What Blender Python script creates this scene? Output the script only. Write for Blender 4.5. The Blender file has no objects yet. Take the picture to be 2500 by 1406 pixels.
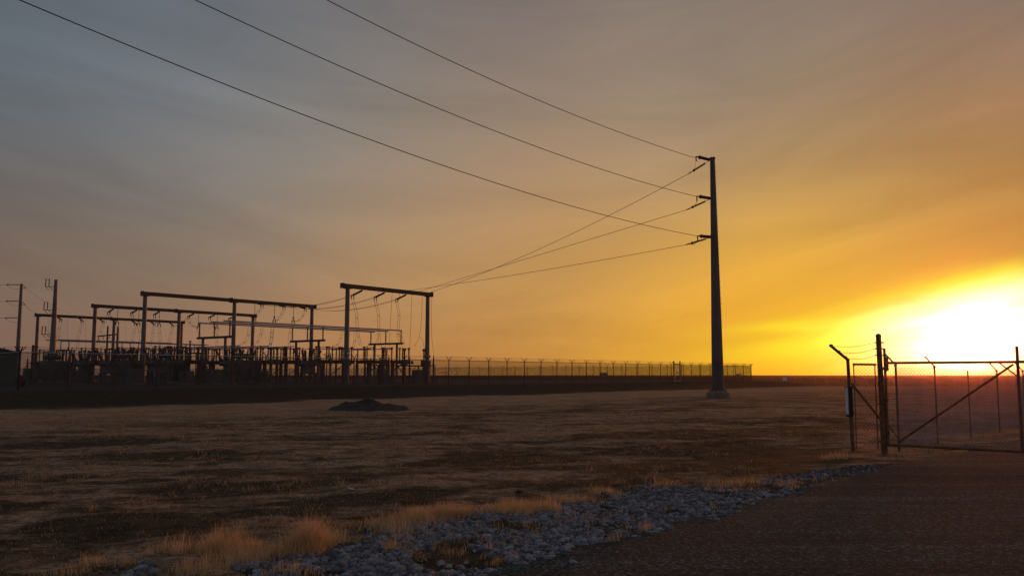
import bpy, math, random
import numpy as np
from mathutils import Vector, Matrix

random.seed(7)
rng = np.random.default_rng(7)
R = math.radians
sc = bpy.context.scene
C = sc.collection

# ------------------------------------------------------------------ camera
FPX = 2150.0                                   # focal length in pixels of the 2500 px wide photograph
TH = math.atan(211.0 / FPX)                    # upward tilt
H = 1.7                                        # eye height
cam = bpy.data.cameras.new('camera')
cam.sensor_width = 36.0
cam.lens = 36.0 * FPX / 2500.0
cam.clip_start = 0.05
cam.clip_end = 6000
co = bpy.data.objects.new('camera', cam)
C.objects.link(co)
co.location = (0, 0, H)
co.rotation_euler = (math.pi / 2 + TH, 0, 0)
sc.camera = co

def ray(px, py):
    x = (px - 1250.0) / FPX
    y = (703.0 - py) / FPX
    d = Vector((x, math.cos(TH) - y * math.sin(TH), math.sin(TH) + y * math.cos(TH)))
    return d / d.y
def W(px, py, Y):                              # point at distance Y along the view direction on the ground
    return Vector((0, 0, H)) + ray(px, py) * Y
def G(px, py, z=0.0):                          # point on the plane at height z
    d = ray(px, py)
    return Vector((0, 0, H)) + d * ((z - H) / d.z)

# ------------------------------------------------------------------ sun and sky
sd = ray(2368, 888)
SUN_AZ = math.atan2(sd.x, sd.y)
SUN_EL = R(1.3)
sun = bpy.data.lights.new('sun', 'SUN')
sun.energy = 1.1
sun.angle = R(5)
sun.color = (1.0, 0.22, 0.04)
so = bpy.data.objects.new('sun', sun)
C.objects.link(so)
sv = Vector((math.sin(SUN_AZ) * math.cos(SUN_EL), math.cos(SUN_AZ) * math.cos(SUN_EL), math.sin(SUN_EL)))
so.rotation_euler = sv.to_track_quat('Z', 'Y').to_euler()
so.location = (20, 40, 30)

def lin(c):
    out = []
    for v in c:
        v = v / 255.0
        out.append(v / 12.92 if v <= 0.04045 else ((v + 0.055) / 1.055) ** 2.4)
    return tuple(out)

world = bpy.data.worlds.new('World')
sc.world = world
world.use_nodes = True
nt = world.node_tree
nt.nodes.clear()
def nd(t, **k):
    n = nt.nodes.new(t)
    for a, b in k.items():
        setattr(n, a, b)
    return n
def put(sock, v):
    if isinstance(v, bpy.types.NodeSocket):
        nt.links.new(v, sock)
    else:
        sock.default_value = v
def mth(op, a, b=None, c=None, clamp=False):
    n = nd('ShaderNodeMath', operation=op)
    n.use_clamp = clamp
    put(n.inputs[0], a)
    if b is not None: put(n.inputs[1], b)
    if c is not None: put(n.inputs[2], c)
    return n.outputs[0]
def vmt(op, a, b=None, out=0, scale=None):
    n = nd('ShaderNodeVectorMath', operation=op)
    put(n.inputs[0], a)
    if b is not None: put(n.inputs[1], b)
    if scale is not None: put(n.inputs['Scale'], scale)
    return n.outputs[out]
tc = nd('ShaderNodeTexCoord')
D = vmt('NORMALIZE', tc.outputs['Generated'])
sep = nd('ShaderNodeSeparateXYZ'); put(sep.inputs[0], D)
az = mth('ARCTAN2', sep.outputs[0], sep.outputs[1])
el = mth('ARCSINE', sep.outputs[2])

SKY = [  # (photo x, y), colour there
 (30,17,92,101,111),(500,50,100,104,115),(300,120,102,110,118),(850,40,110,110,116),(1250,37,121,112,109),(1650,50,126,115,109),(2050,60,128,117,111),(2475,60,133,120,113),
 (100,225,96,107,118),(270,240,108,118,128),(450,215,118,127,137),(700,150,112,113,117),(950,175,124,118,114),(1200,180,140,125,117),(1550,180,148,131,118),(1850,180,146,128,112),(2150,175,146,122,105),(2450,240,152,118,94),
 (50,325,102,107,112),(330,330,117,124,130),(420,400,134,135,134),(650,350,141,145,144),(900,320,142,136,128),(1150,350,156,137,118),(1550,350,164,140,114),(2000,325,176,147,112),(2300,330,170,130,92),
 (50,500,104,94,86),(300,525,118,104,92),(480,440,126,118,108),(625,415,146,142,132),(950,450,160,143,122),(1250,480,170,138,106),(1650,470,184,148,106),(2150,450,188,145,90),(2460,430,184,128,72),
 (200,590,124,112,98),(450,575,128,110,92),(700,540,146,128,106),(850,600,166,135,100),(1100,600,182,143,96),(1400,620,190,148,92),(2000,560,212,162,82),(2400,530,208,150,68),
 (40,700,128,106,92),(300,700,142,117,93),(620,670,160,130,96),(950,700,186,144,92),(1300,740,208,157,82),(1620,720,218,167,76),(1950,680,236,177,64),(2300,640,244,180,52),
 (40,840,134,100,88),(300,840,156,108,84),(620,860,176,120,80),(900,870,196,134,80),(1200,870,208,140,66),(1500,860,226,152,50),(1700,800,246,184,48),(1800,880,240,160,40),(2000,890,250,170,18),(2000,790,252,196,30)]
pts = []
for (px, py, r, g, b) in SKY:
    d = ray(px, py).normalized()
    pts.append((d, lin((r, g, b)), 0.070, 1.0))
def dirv(a, e):
    a, e = R(a), R(e)
    return Vector((math.sin(a) * math.cos(e), math.cos(a) * math.cos(e), math.sin(e)))
for (a, e, r, g, b) in [(0,90,60,74,96),(0,55,78,89,108),(-70,15,92,94,100),(-70,50,74,80,92),(70,12,150,112,88),(65,50,96,92,96),
                        (130,12,104,96,98),(180,12,92,96,108),(-130,12,92,90,100),(180,45,68,74,88),(120,50,72,76,88),(-120,50,68,74,88),
                        (45,30,132,117,108),(-45,35,88,94,104),(45,3,225,150,50)]:
    k_ = 1.7 if abs(a) > 60 or e > 60 else 1.0  # unseen sky at the sides, behind and overhead brightened to lift the ground
    pts.append((dirv(a, e), tuple(v * k_ for v in lin((r, g, b))), 0.26, 0.012))
accw = None; accc = None
for d, c, s, amp in pts:
    dist = vmt('DISTANCE', D, tuple(d), out=1)
    w = mth('EXPONENT', mth('MULTIPLY', mth('MULTIPLY', dist, dist), -0.5 / (s * s)))
    w = mth('MULTIPLY', w, amp)
    cc = vmt('SCALE', c, scale=w)
    accw = w if accw is None else mth('ADD', accw, w)
    accc = cc if accc is None else vmt('ADD', accc, cc)
accw = mth('ADD', accw, 1e-7)
base = vmt('SCALE', accc, scale=mth('DIVIDE', 1.0, accw))

# thin streaky cloud: stretched noise in azimuth and elevation
cmb = nd('ShaderNodeCombineXYZ')
tilt = mth('SUBTRACT', el, mth('MULTIPLY', mth('MULTIPLY', az, az), 0.22))
put(cmb.inputs[0], mth('MULTIPLY', az, 2.6)); put(cmb.inputs[1], mth('MULTIPLY', tilt, 13.0)); cmb.inputs[2].default_value = 1.7
nz = nd('ShaderNodeTexNoise'); put(nz.inputs['Vector'], cmb.outputs[0])
nz.inputs['Scale'].default_value = 1.0; nz.inputs['Detail'].default_value = 8; nz.inputs['Roughness'].default_value = 0.60
nz.inputs['Distortion'].default_value = 0.6
nf = nz.outputs['Fac']
cmb2 = nd('ShaderNodeCombineXYZ')
put(cmb2.inputs[0], mth('MULTIPLY', az, 2.2)); put(cmb2.inputs[1], mth('MULTIPLY', el, 4.5)); cmb2.inputs[2].default_value = 3.3
nz2 = nd('ShaderNodeTexNoise'); put(nz2.inputs['Vector'], cmb2.outputs[0])
nz2.inputs['Scale'].default_value = 1.6; nz2.inputs['Detail'].default_value = 3
nf2 = nz2.outputs['Fac']
streak = mth('ADD', mth('MULTIPLY', mth('SUBTRACT', nf, 0.5), 0.56), 0.945)
base = vmt('SCALE', base, scale=streak)
hue = vmt('ADD', (1, 1, 1), vmt('SCALE', (0.03, -0.05, 0.06), scale=mth('MULTIPLY', mth('SUBTRACT', nf2, 0.5), 1.0)))
base = vmt('MULTIPLY', base, hue)

# the glow round the sun, its lit cloud bank cut off along a slanting upper edge
def azel(px, py):
    d = ray(px, py).normalized()
    return math.atan2(d.x, d.y), math.asin(d.z)
def blob(px, py, sx, sy, rot):
    a0, e0 = azel(px, py)
    da = mth('SUBTRACT', az, a0); de = mth('SUBTRACT', el, e0)
    c, s = math.cos(R(rot)), math.sin(R(rot))
    u = mth('ADD', mth('MULTIPLY', da, c), mth('MULTIPLY', de, s))
    v = mth('ADD', mth('MULTIPLY', da, -s), mth('MULTIPLY', de, c))
    u = mth('DIVIDE', u, sx / FPX); v = mth('DIVIDE', v, sy / FPX)
    q = mth('ADD', mth('MULTIPLY', u, u), mth('MULTIPLY', v, v))
    return mth('EXPONENT', mth('MULTIPLY', q, -0.5))
a1, e1 = azel(1850, 806); a2, e2 = azel(2500, 668)
sl = (e2 - e1) / (a2 - a1)
edge = mth('SUBTRACT', mth('ADD', mth('MULTIPLY', mth('SUBTRACT', az, a1), sl), e1), el)     # >0 below the edge
edge = mth('ADD', edge, mth('MULTIPLY', mth('SUBTRACT', nf, 0.5), 0.03))
def soft(lo, hi):
    mr = nd('ShaderNodeMapRange'); mr.interpolation_type = 'SMOOTHSTEP'
    put(mr.inputs['Value'], edge); mr.inputs['From Min'].default_value = lo; mr.inputs['From Max'].default_value = hi
    return mr.outputs[0]
below_g = soft(-0.032, 0.010)
below = soft(-0.010, 0.010)
def col(r, g, b):
    n = nd('ShaderNodeCombineXYZ')
    put(n.inputs[0], r); put(n.inputs[1], g); put(n.inputs[2], b)
    return n.outputs[0]
cm3 = nd('ShaderNodeCombineXYZ'); put(cm3.inputs[0], mth('MULTIPLY', az, 9.0)); put(cm3.inputs[1], mth('MULTIPLY', tilt, 46.0)); cm3.inputs[2].default_value = 5.1
nz3 = nd('ShaderNodeTexNoise'); put(nz3.inputs['Vector'], cm3.outputs[0]); nz3.inputs['Scale'].default_value = 1.0; nz3.inputs['Detail'].default_value = 6; nz3.inputs['Distortion'].default_value = 0.8
fine = mth('ADD', mth('MULTIPLY', mth('SUBTRACT', nz3.outputs['Fac'], 0.5), 1.7), 1.0)
def glow(px, py, sx, sy, rot, r, g, b, cut=None):
    L = blob(px, py, sx, sy, rot)
    if cut is not None: L = mth('MULTIPLY', mth('MULTIPLY', L, cut), fine)
    return vmt('SCALE', (r, g, b), scale=L)
tot = base
for g in (glow(2430, 770, 225, 82, 9, 0.5, 0.95, 0.0, below_g), glow(2390, 768, 132, 56, 12, 0.25, 0.35, 0.80, below), glow(2385, 838, 100, 44, 4, 0.7, 0.7, 1.1, below), glow(2368, 886, 58, 36, 0, 2.2, 1.6, 0.7),
          glow(2130, 812, 210, 22, 9, 0.1, 0.26, 0.0), glow(2150, 870, 300, 60, 0, 0.10, 0.07, 0.0), glow(1905, 795, 95, 9, 4, 0.05, 0.16, 0.0), glow(1800, 870, 240, 22, -2, 0.02, 0.03, 0.0)):
    tot = vmt('ADD', tot, g)
# the physical sky, low and weak, beneath the cloud colours
sky = nd('ShaderNodeTexSky'); sky.sky_type = 'NISHITA'; sky.sun_disc = False
sky.sun_elevation = SUN_EL; sky.sun_rotation = SUN_AZ
skc = vmt('SCALE', sky.outputs[0], scale=0.0005)
tot = vmt('ADD', tot, skc)
bg = nd('ShaderNodeBackground'); put(bg.inputs[0], tot); bg.inputs[1].default_value = 1.0
wo = nd('ShaderNodeOutputWorld'); nt.links.new(bg.outputs[0], wo.inputs[0])

sc.view_settings.view_transform = 'Standard'
sc.view_settings.look = 'None'
sc.view_settings.exposure = 0.0
sc.view_settings.gamma = 1.0
sc.cycles.use_denoising = True
sc.cycles.max_bounces = 6
sc.cycles.transparent_max_bounces = 24
sc.cycles.volume_bounces = 0

# ------------------------------------------------------------------ materials
MATS = {}
def mat(name, c, rough=0.6, metal=0.0, var=0.25, scale=3.0, bump=0.0, bscale=30.0, c2=None, spec=0.3):
    m = bpy.data.materials.new(name); m.use_nodes = True
    t = m.node_tree; b = t.nodes['Principled BSDF']
    b.inputs['Roughness'].default_value = rough
    b.inputs['Metallic'].default_value = metal
    b.inputs['Specular IOR Level'].default_value = spec
    tcn = t.nodes.new('ShaderNodeTexCoord')
    n = t.nodes.new('ShaderNodeTexNoise'); n.inputs['Scale'].default_value = scale; n.inputs['Detail'].default_value = 5
    t.links.new(tcn.outputs['Object'], n.inputs['Vector'])
    r = t.nodes.new('ShaderNodeValToRGB')
    r.color_ramp.elements[0].position = 0.3; r.color_ramp.elements[1].position = 0.7
    lo = tuple(v * (1 - var) for v in c); hi = c2 if c2 else tuple(min(1, v * (1 + var)) for v in c)
    r.color_ramp.elements[0].color = (*lo, 1); r.color_ramp.elements[1].color = (*hi, 1)
    t.links.new(n.outputs['Fac'], r.inputs[0]); t.links.new(r.outputs[0], b.inputs['Base Color'])
    if bump:
        n2 = t.nodes.new('ShaderNodeTexNoise'); n2.inputs['Scale'].default_value = bscale; n2.inputs['Detail'].default_value = 4
        t.links.new(tcn.outputs['Object'], n2.inputs['Vector'])
        bp = t.nodes.new('ShaderNodeBump'); bp.inputs['Strength'].default_value = bump; bp.inputs['Distance'].default_value = 0.02
        t.links.new(n2.outputs['Fac'], bp.inputs['Height']); t.links.new(bp.outputs[0], b.inputs['Normal'])
    MATS[name] = m
    return m
POLEM = mat('dark_pole_steel', (0.095, 0.09, 0.09), 0.55, 0.2, 0.3, 0.6)
GALV = mat('galvanised_steel', (0.30, 0.30, 0.31), 0.42, 0.55, 0.2, 1.5)
STEEL = mat('weathered_steel', (0.15, 0.135, 0.125), 0.5, 0.35, 0.3, 0.8)
DARKST = mat('dark_steel', (0.075, 0.055, 0.048), 0.55, 0.3, 0.3, 2.0)
INS = mat('insulator_glaze', (0.085, 0.035, 0.025), 0.35, 0.0, 0.2, 6.0)
ALU = mat('aluminium_tube', (0.30, 0.29, 0.32), 0.32, 0.75, 0.12, 1.0)
WIRE = mat('conductor_wire', (0.10, 0.085, 0.075), 0.5, 0.3, 0.1, 4.0)
EQUIP = mat('equipment_paint', (0.105, 0.115, 0.11), 0.5, 0.0, 0.25, 1.2)
GREEN = mat('green_paint', (0.06, 0.075, 0.05), 0.6, 0.0, 0.25, 0.8)
CONC = mat('concrete', (0.19, 0.165, 0.145), 0.9, 0.0, 0.3, 2.5, 0.5, 25.0)
WOOD = mat('treated_wood', (0.09, 0.06, 0.045), 0.85, 0.0, 0.35, 4.0)
WHITE = mat('white_paint', (0.72, 0.72, 0.72), 0.5, 0.0, 0.1, 3.0)
RUST = mat('rusty_steel', (0.17, 0.085, 0.045), 0.7, 0.2, 0.4, 8.0)
BLACKM = mat('black_rubber', (0.02, 0.02, 0.02), 0.7, 0.0, 0.2, 3.0)
DIRT = mat('dark_dirt', (0.060, 0.044, 0.030), 0.95, 0.0, 0.45, 2.5, 0.9, 9.0)
SHEDM = mat('shed_paint', (0.30, 0.29, 0.28), 0.7, 0.0, 0.15, 1.0)
LENS = mat('lamp_glass', (0.6, 0.6, 0.6), 0.1, 0.0, 0.05, 3.0, spec=0.8)

def mesh_mat(name, pitch, wire, c):
    """chain link fabric: a diamond net of wires in object space, open between them (u along the fence, v = height)"""
    m = bpy.data.materials.new(name); m.use_nodes = True
    t = m.node_tree; b = t.nodes['Principled BSDF']
    b.inputs['Base Color'].default_value = (*c, 1); b.inputs['Roughness'].default_value = 0.5; b.inputs['Metallic'].default_value = 0.5
    uv = t.nodes.new('ShaderNodeTexCoord'); s = t.nodes.new('ShaderNodeSeparateXYZ'); t.links.new(uv.outputs['UV'], s.inputs[0])
    def mm(op, a, b2=None):
        n = t.nodes.new('ShaderNodeMath'); n.operation = op
        for i, v in enumerate((a, b2)):
            if v is None: continue
            if isinstance(v, bpy.types.NodeSocket): t.links.new(v, n.inputs[i])
            else: n.inputs[i].default_value = v
        return n.outputs[0]
    a = mm('ADD', s.outputs[0], s.outputs[1]); d = mm('SUBTRACT', s.outputs[0], s.outputs[1])
    fa = mm('LESS_THAN', mm('FRACT', mm('DIVIDE', a, pitch)), wire)
    fd = mm('LESS_THAN', mm('FRACT', mm('DIVIDE', d, pitch)), wire)
    al = mm('MAXIMUM', fa, fd)
    t.links.new(al, b.inputs['Alpha'])
    return m
FAB = mesh_mat('chain_link', 0.076, 0.26, (0.035, 0.028, 0.026))

# ------------------------------------------------------------------ mesh building
ORI = {}
class MB:
    def __init__(s): s.v = []; s.f = []; s.uv = None
    def add(s, vs, fs):
        o = len(s.v); s.v += [tuple(v) for v in vs]; s.f += [tuple(i + o for i in f) for f in fs]; return s
    def box(s, c, sz, ax=None, az_=None):
        c = Vector(c); x = Vector(ax).normalized() if ax is not None else Vector((1, 0, 0))
        z = Vector(az_).normalized() if az_ is not None else Vector((0, 0, 1))
        y = z.cross(x).normalized(); z = x.cross(y).normalized()
        vs = []
        for k in (-1, 1):
            for j in (-1, 1):
                for i in (-1, 1):
                    vs.append(c + x * (i * sz[0] / 2) + y * (j * sz[1] / 2) + z * (k * sz[2] / 2))
        return s.add(vs, [(0, 2, 3, 1), (4, 5, 7, 6), (0, 1, 5, 4), (2, 6, 7, 3), (0, 4, 6, 2), (1, 3, 7, 5)])
    def bar(s, p, q, w, h=None):
        p, q = Vector(p), Vector(q); d = q - p; h = h or w
        up = Vector((0, 0, 1)) if abs(d.normalized().z) < 0.95 else Vector((1, 0, 0))
        return s.box((p + q) / 2, (d.length, w, h), d, up)
    def lathe(s, p, q, prof, n=10):
        """profile: list of (distance along p->q as a fraction, radius)"""
        p, q = Vector(p), Vector(q); d = q - p; z = d.normalized()
        x = z.orthogonal().normalized(); y = z.cross(x)
        vs = []; fs = []
        for t, r in prof:
            for k in range(n):
                a = 2 * math.pi * k / n
                vs.append(p + d * t + (x * math.cos(a) + y * math.sin(a)) * r)
        for i in range(len(prof) - 1):
            for k in range(n):
                k2 = (k + 1) % n
                fs.append((i * n + k, i * n + k2, (i + 1) * n + k2, (i + 1) * n + k))
        fs.append(tuple(range(n - 1, -1, -1))); m = (len(prof) - 1) * n
        fs.append(tuple(range(m, m + n)))
        return s.add(vs, fs)
    def tube(s, p, q, r, r2=None, n=8):
        return s.lathe(p, q, [(0, r), (1, r if r2 is None else r2)], n)
    def path(s, P, r, n=5):
        P = [Vector(p) for p in P]; vs = []; fs = []
        for i, p in enumerate(P):
            d = (P[min(i + 1, len(P) - 1)] - P[max(i - 1, 0)]).normalized()
            up = Vector((0, 0, 1)) if abs(d.z) < 0.9 else Vector((0.3, 1, 0))
            x = d.cross(up).normalized(); y = d.cross(x)
            for k in range(n):
                a = 2 * math.pi * k / n
                vs.append(p + (x * math.cos(a) + y * math.sin(a)) * r)
        for i in range(len(P) - 1):
            for k in range(n):
                k2 = (k + 1) % n
                fs.append((i * n + k, i * n + k2, (i + 1) * n + k2, (i + 1) * n + k))
        fs.append(tuple(range(n))); m = (len(P) - 1) * n; fs.append(tuple(range(m + n - 1, m - 1, -1)))
        return s.add(vs, fs)
    def sheds(s, p, q, r, n=None, seg=8, core=0.45):
        L = (Vector(q) - Vector(p)).length
        n = n or max(4, int(L / 0.11)); prof = [(0, r * core)]
        for i in range(n):
            a = (i + 0.15) / n; b = (i + 0.55) / n; c = (i + 0.75) / n
            prof += [(a, r * core), (b, r), (c, r * core)]
        prof.append((1, r * core))
        return s.lathe(p, q, prof, seg)
    def ball(s, c, r, n=10):
        c = Vector(c)
        prof = [(0.5 - 0.5 * math.cos(math.pi * i / 8), max(0.02 * r, r * math.sin(math.pi * i / 8))) for i in range(9)]
        return s.lathe(c - Vector((0, 0, r)), c + Vector((0, 0, r)), prof, n)
    def build(s, name, m, parent=None, smooth=False):
        off = ORI.get(parent.name, Vector((0, 0, 0))) if parent is not None else Vector((0, 0, 0))
        me = bpy.data.meshes.new(name)
        me.from_pydata([tuple(Vector(v) - off) for v in s.v], [], s.f)
        me.materials.append(m)
        if smooth:
            me.polygons.foreach_set('use_smooth', [True] * len(me.polygons))
        me.update()
        o = bpy.data.objects.new(name, me); C.objects.link(o)
        if parent is not None:
            o.parent = parent; ORI[o.name] = off
        return o
def tag(o, label=None, cat=None, group=None, kind=None):
    if label: o['label'] = label
    if cat: o['category'] = cat
    if group: o['group'] = group
    if kind: o['kind'] = kind
    return o
def thing(name, loc, label, cat, group=None):
    o = bpy.data.objects.new(name, None); C.objects.link(o)
    o.empty_display_size = 0.3
    o.location = loc; ORI[o.name] = Vector(loc)
    return tag(o, label, cat, group)
def dup(root, loc, rz, label, group=None):
    r = root.copy(); C.objects.link(r); r.location = loc; r.rotation_euler = (0, 0, rz)
    r['label'] = label
    if group: r['group'] = group
    for ch in list(root.children):
        c = ch.copy(); C.objects.link(c); c.parent = r
        for g in list(ch.children):
            d = g.copy(); C.objects.link(d); d.parent = c
    return r

# ------------------------------------------------------------------ terrain
def noise2(x, y, seed=0):
    xi = np.floor(x).astype(np.int64); yi = np.floor(y).astype(np.int64)
    fx = x - xi; fy = y - yi
    fx = fx * fx * (3 - 2 * fx); fy = fy * fy * (3 - 2 * fy)
    def h(a, b):
        n = (a * 374761393 + b * 668265263 + seed * 974634777) & 0x7fffffff
        n = ((n ^ (n >> 13)) * 1274126177) & 0x7fffffff
        return ((n ^ (n >> 16)) & 0xffff) / 65535.0
    return (h(xi, yi) * (1 - fx) + h(xi + 1, yi) * fx) * (1 - fy) + (h(xi, yi + 1) * (1 - fx) + h(xi + 1, yi + 1) * fx) * fy
def fbm(x, y, o=4, seed=0):
    t = 0; a = 0.5; s = 0
    for i in range(o):
        t = t + a * noise2(x, y, seed + i); s += a; a *= 0.5; x = x * 2.03 + 7.1; y = y * 2.03 - 3.7
    return t / s
def sstep(a, b, x):
    t = np.clip((x - a) / (b - a), 0, 1); return t * t * (3 - 2 * t)
SA = Vector((0.615, 0.7885, 0)); SB = Vector((-0.7885, 0.615, 0))       # the substation's own two directions
PAD = 0.7
ROAD_PX = [(1080, 1406), (1162, 1397), (1262, 1368), (1345, 1350), (1425, 1334), (1500, 1312), (1588, 1292), (1668, 1270), (1758, 1248), (1810, 1229),
           (1906, 1207), (1996, 1180), (2133, 1152), (2194, 1128), (2320, 1113), (2410, 1094), (2500, 1069), (2620, 1040)]
ROADL = [G(*p) for p in ROAD_PX]
d0 = (ROADL[0] - ROADL[4]).normalized()
ROADL = [ROADL[0] + d0 * 16, ROADL[0] + d0 * 6] + ROADL
RX = np.array([p.x for p in ROADL]); RY = np.array([p.y for p in ROADL])
def side(x, y):
    """signed distance to the road's left edge: positive on the field side"""
    best = np.full(np.shape(x), 1e9); sg = np.ones(np.shape(x))
    for i in range(len(RX) - 1):
        ax, ay, bx, by = RX[i], RY[i], RX[i + 1], RY[i + 1]
        dx, dy = bx - ax, by - ay; L2 = dx * dx + dy * dy
        t = ((x - ax) * dx + (y - ay) * dy) / L2
        if i == len(RX) - 2: t = np.clip(t, 0, 1e9)
        elif i == 0: t = np.clip(t, -1e9, 1)
        else: t = np.clip(t, 0, 1)
        qx, qy = ax + t * dx, ay + t * dy
        d = np.hypot(x - qx, y - qy); cr = dx * (y - ay) - dy * (x - ax)
        m = d < best
        best = np.where(m, d, best); sg = np.where(m, np.where(cr > 0, 1.0, -1.0), sg)
    return best * sg
def height(x, y):
    x = np.asarray(x, float); y = np.asarray(y, float)
    a = x * SA.x + y * SA.y; b = x * SB.x + y * SB.y
    pad = sstep(47, 56.5, b + 1.2 * (fbm(x / 6, y / 6, 2, 5) - .5)) * sstep(6, 16, a) * (1 - sstep(142, 150, a)) * (1 - sstep(330, 345, b))
    sd_ = side(x, y)
    k = sstep(0.2, 2.2, sd_)
    r = np.hypot(x, y)
    amp = (1 - sstep(60, 140, r))
    h = PAD * pad
    h = h + k * amp * (1 - pad) * (0.13 * (fbm(x / 5.0, y / 5.0, 3, 1) - 0.5) + 0.055 * (fbm(x / 0.7, y / 1.1, 3, 11) - 0.5) + 0.02 * (fbm(x / 0.2, y / 0.2, 2, 21) - .5))
    # shallow wheel ruts running along the road's direction
    h = h - k * amp * (1 - pad) * 0.03 * np.exp(-((np.abs(sd_ - 7.5) - 0.9) / 0.22) ** 2)
    return h
def h1(x, y): return float(height(np.array([x]), np.array([y]))[0])

def in_poly(x, y, poly):
    r = np.zeros(x.shape, bool); n = len(poly)
    for i in range(n):
        x1, y1 = poly[i][0], poly[i][1]; x2, y2 = poly[(i + 1) % n][0], poly[(i + 1) % n][1]
        c = ((y1 > y) != (y2 > y)); xi = (x2 - x1) * (y - y1) / ((y2 - y1) if y2 != y1 else 1e-9) + x1
        r ^= c & (x < xi)
    return r
UP_PX = [(960, 1286), (1060, 1277), (1162, 1258), (1252, 1260), (1330, 1246), (1380, 1234), (1508, 1206), (1636, 1190), (1773, 1190), (1850, 1176), (1942, 1152),
         (2104, 1134), (2180, 1132)]
LOW_PX = [(2194, 1138), (2133, 1163), (1996, 1190), (1906, 1216), (1802, 1238), (1758, 1262), (1668, 1282), (1588, 1306), (1500, 1326), (1425, 1344), (1345, 1362), (1262, 1382), (1162, 1412), (1080, 1450),
          (700, 1450), (560, 1388), (760, 1352), (860, 1335)]
# ground: one sheet from underfoot to the horizon
rr = [0.6]
while rr[-1] < 2000: rr.append(rr[-1] * (1.0135 if rr[-1] < 90 else 1.05))
rr = np.array(rr)
ang = np.concatenate([np.arange(-36, 36, 0.16), np.arange(36, 324, 4.0)]) * math.pi / 180
RR, AN = np.meshgrid(rr, ang, indexing='ij')
X = RR * np.sin(AN); Y = RR * np.cos(AN)
Z = height(X, Y)
nR, nA = X.shape
V = np.stack([X.ravel(), Y.ravel(), Z.ravel()], 1)
V = np.vstack([V, [[0, 0, 0]]])
i0 = np.arange(nR - 1)[:, None] * nA + np.arange(nA)[None, :]
i1 = np.arange(nR - 1)[:, None] * nA + (np.arange(nA)[None, :] + 1) % nA
quads = np.stack([i0, i0 + nA, i1 + nA, i1], -1).reshape(-1, 4)
tris = np.stack([np.full(nA, nR * nA), np.arange(nA), (np.arange(nA) + 1) % nA], 1)
def np_mesh(name, V, F4=None, F3=None, smooth=False):
    me = bpy.data.meshes.new(name)
    me.vertices.add(len(V)); me.vertices.foreach_set('co', np.asarray(V, np.float32).ravel())
    n4 = 0 if F4 is None else len(F4); n3 = 0 if F3 is None else len(F3)
    idx = np.concatenate([x.ravel() for x in (F4, F3) if x is not None]).astype(np.int32)
    me.loops.add(len(idx)); me.loops.foreach_set('vertex_index', idx)
    tot = np.concatenate([np.full(n4, 4), np.full(n3, 3)]).astype(np.int32)
    st = np.concatenate([[0], np.cumsum(tot)[:-1]]).astype(np.int32)
    me.polygons.add(len(tot)); me.polygons.foreach_set('loop_start', st); me.polygons.foreach_set('loop_total', tot)
    if smooth: me.polygons.foreach_set('use_smooth', np.ones(len(tot), bool))
    me.update(calc_edges=True); me.validate()
    return me

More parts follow.
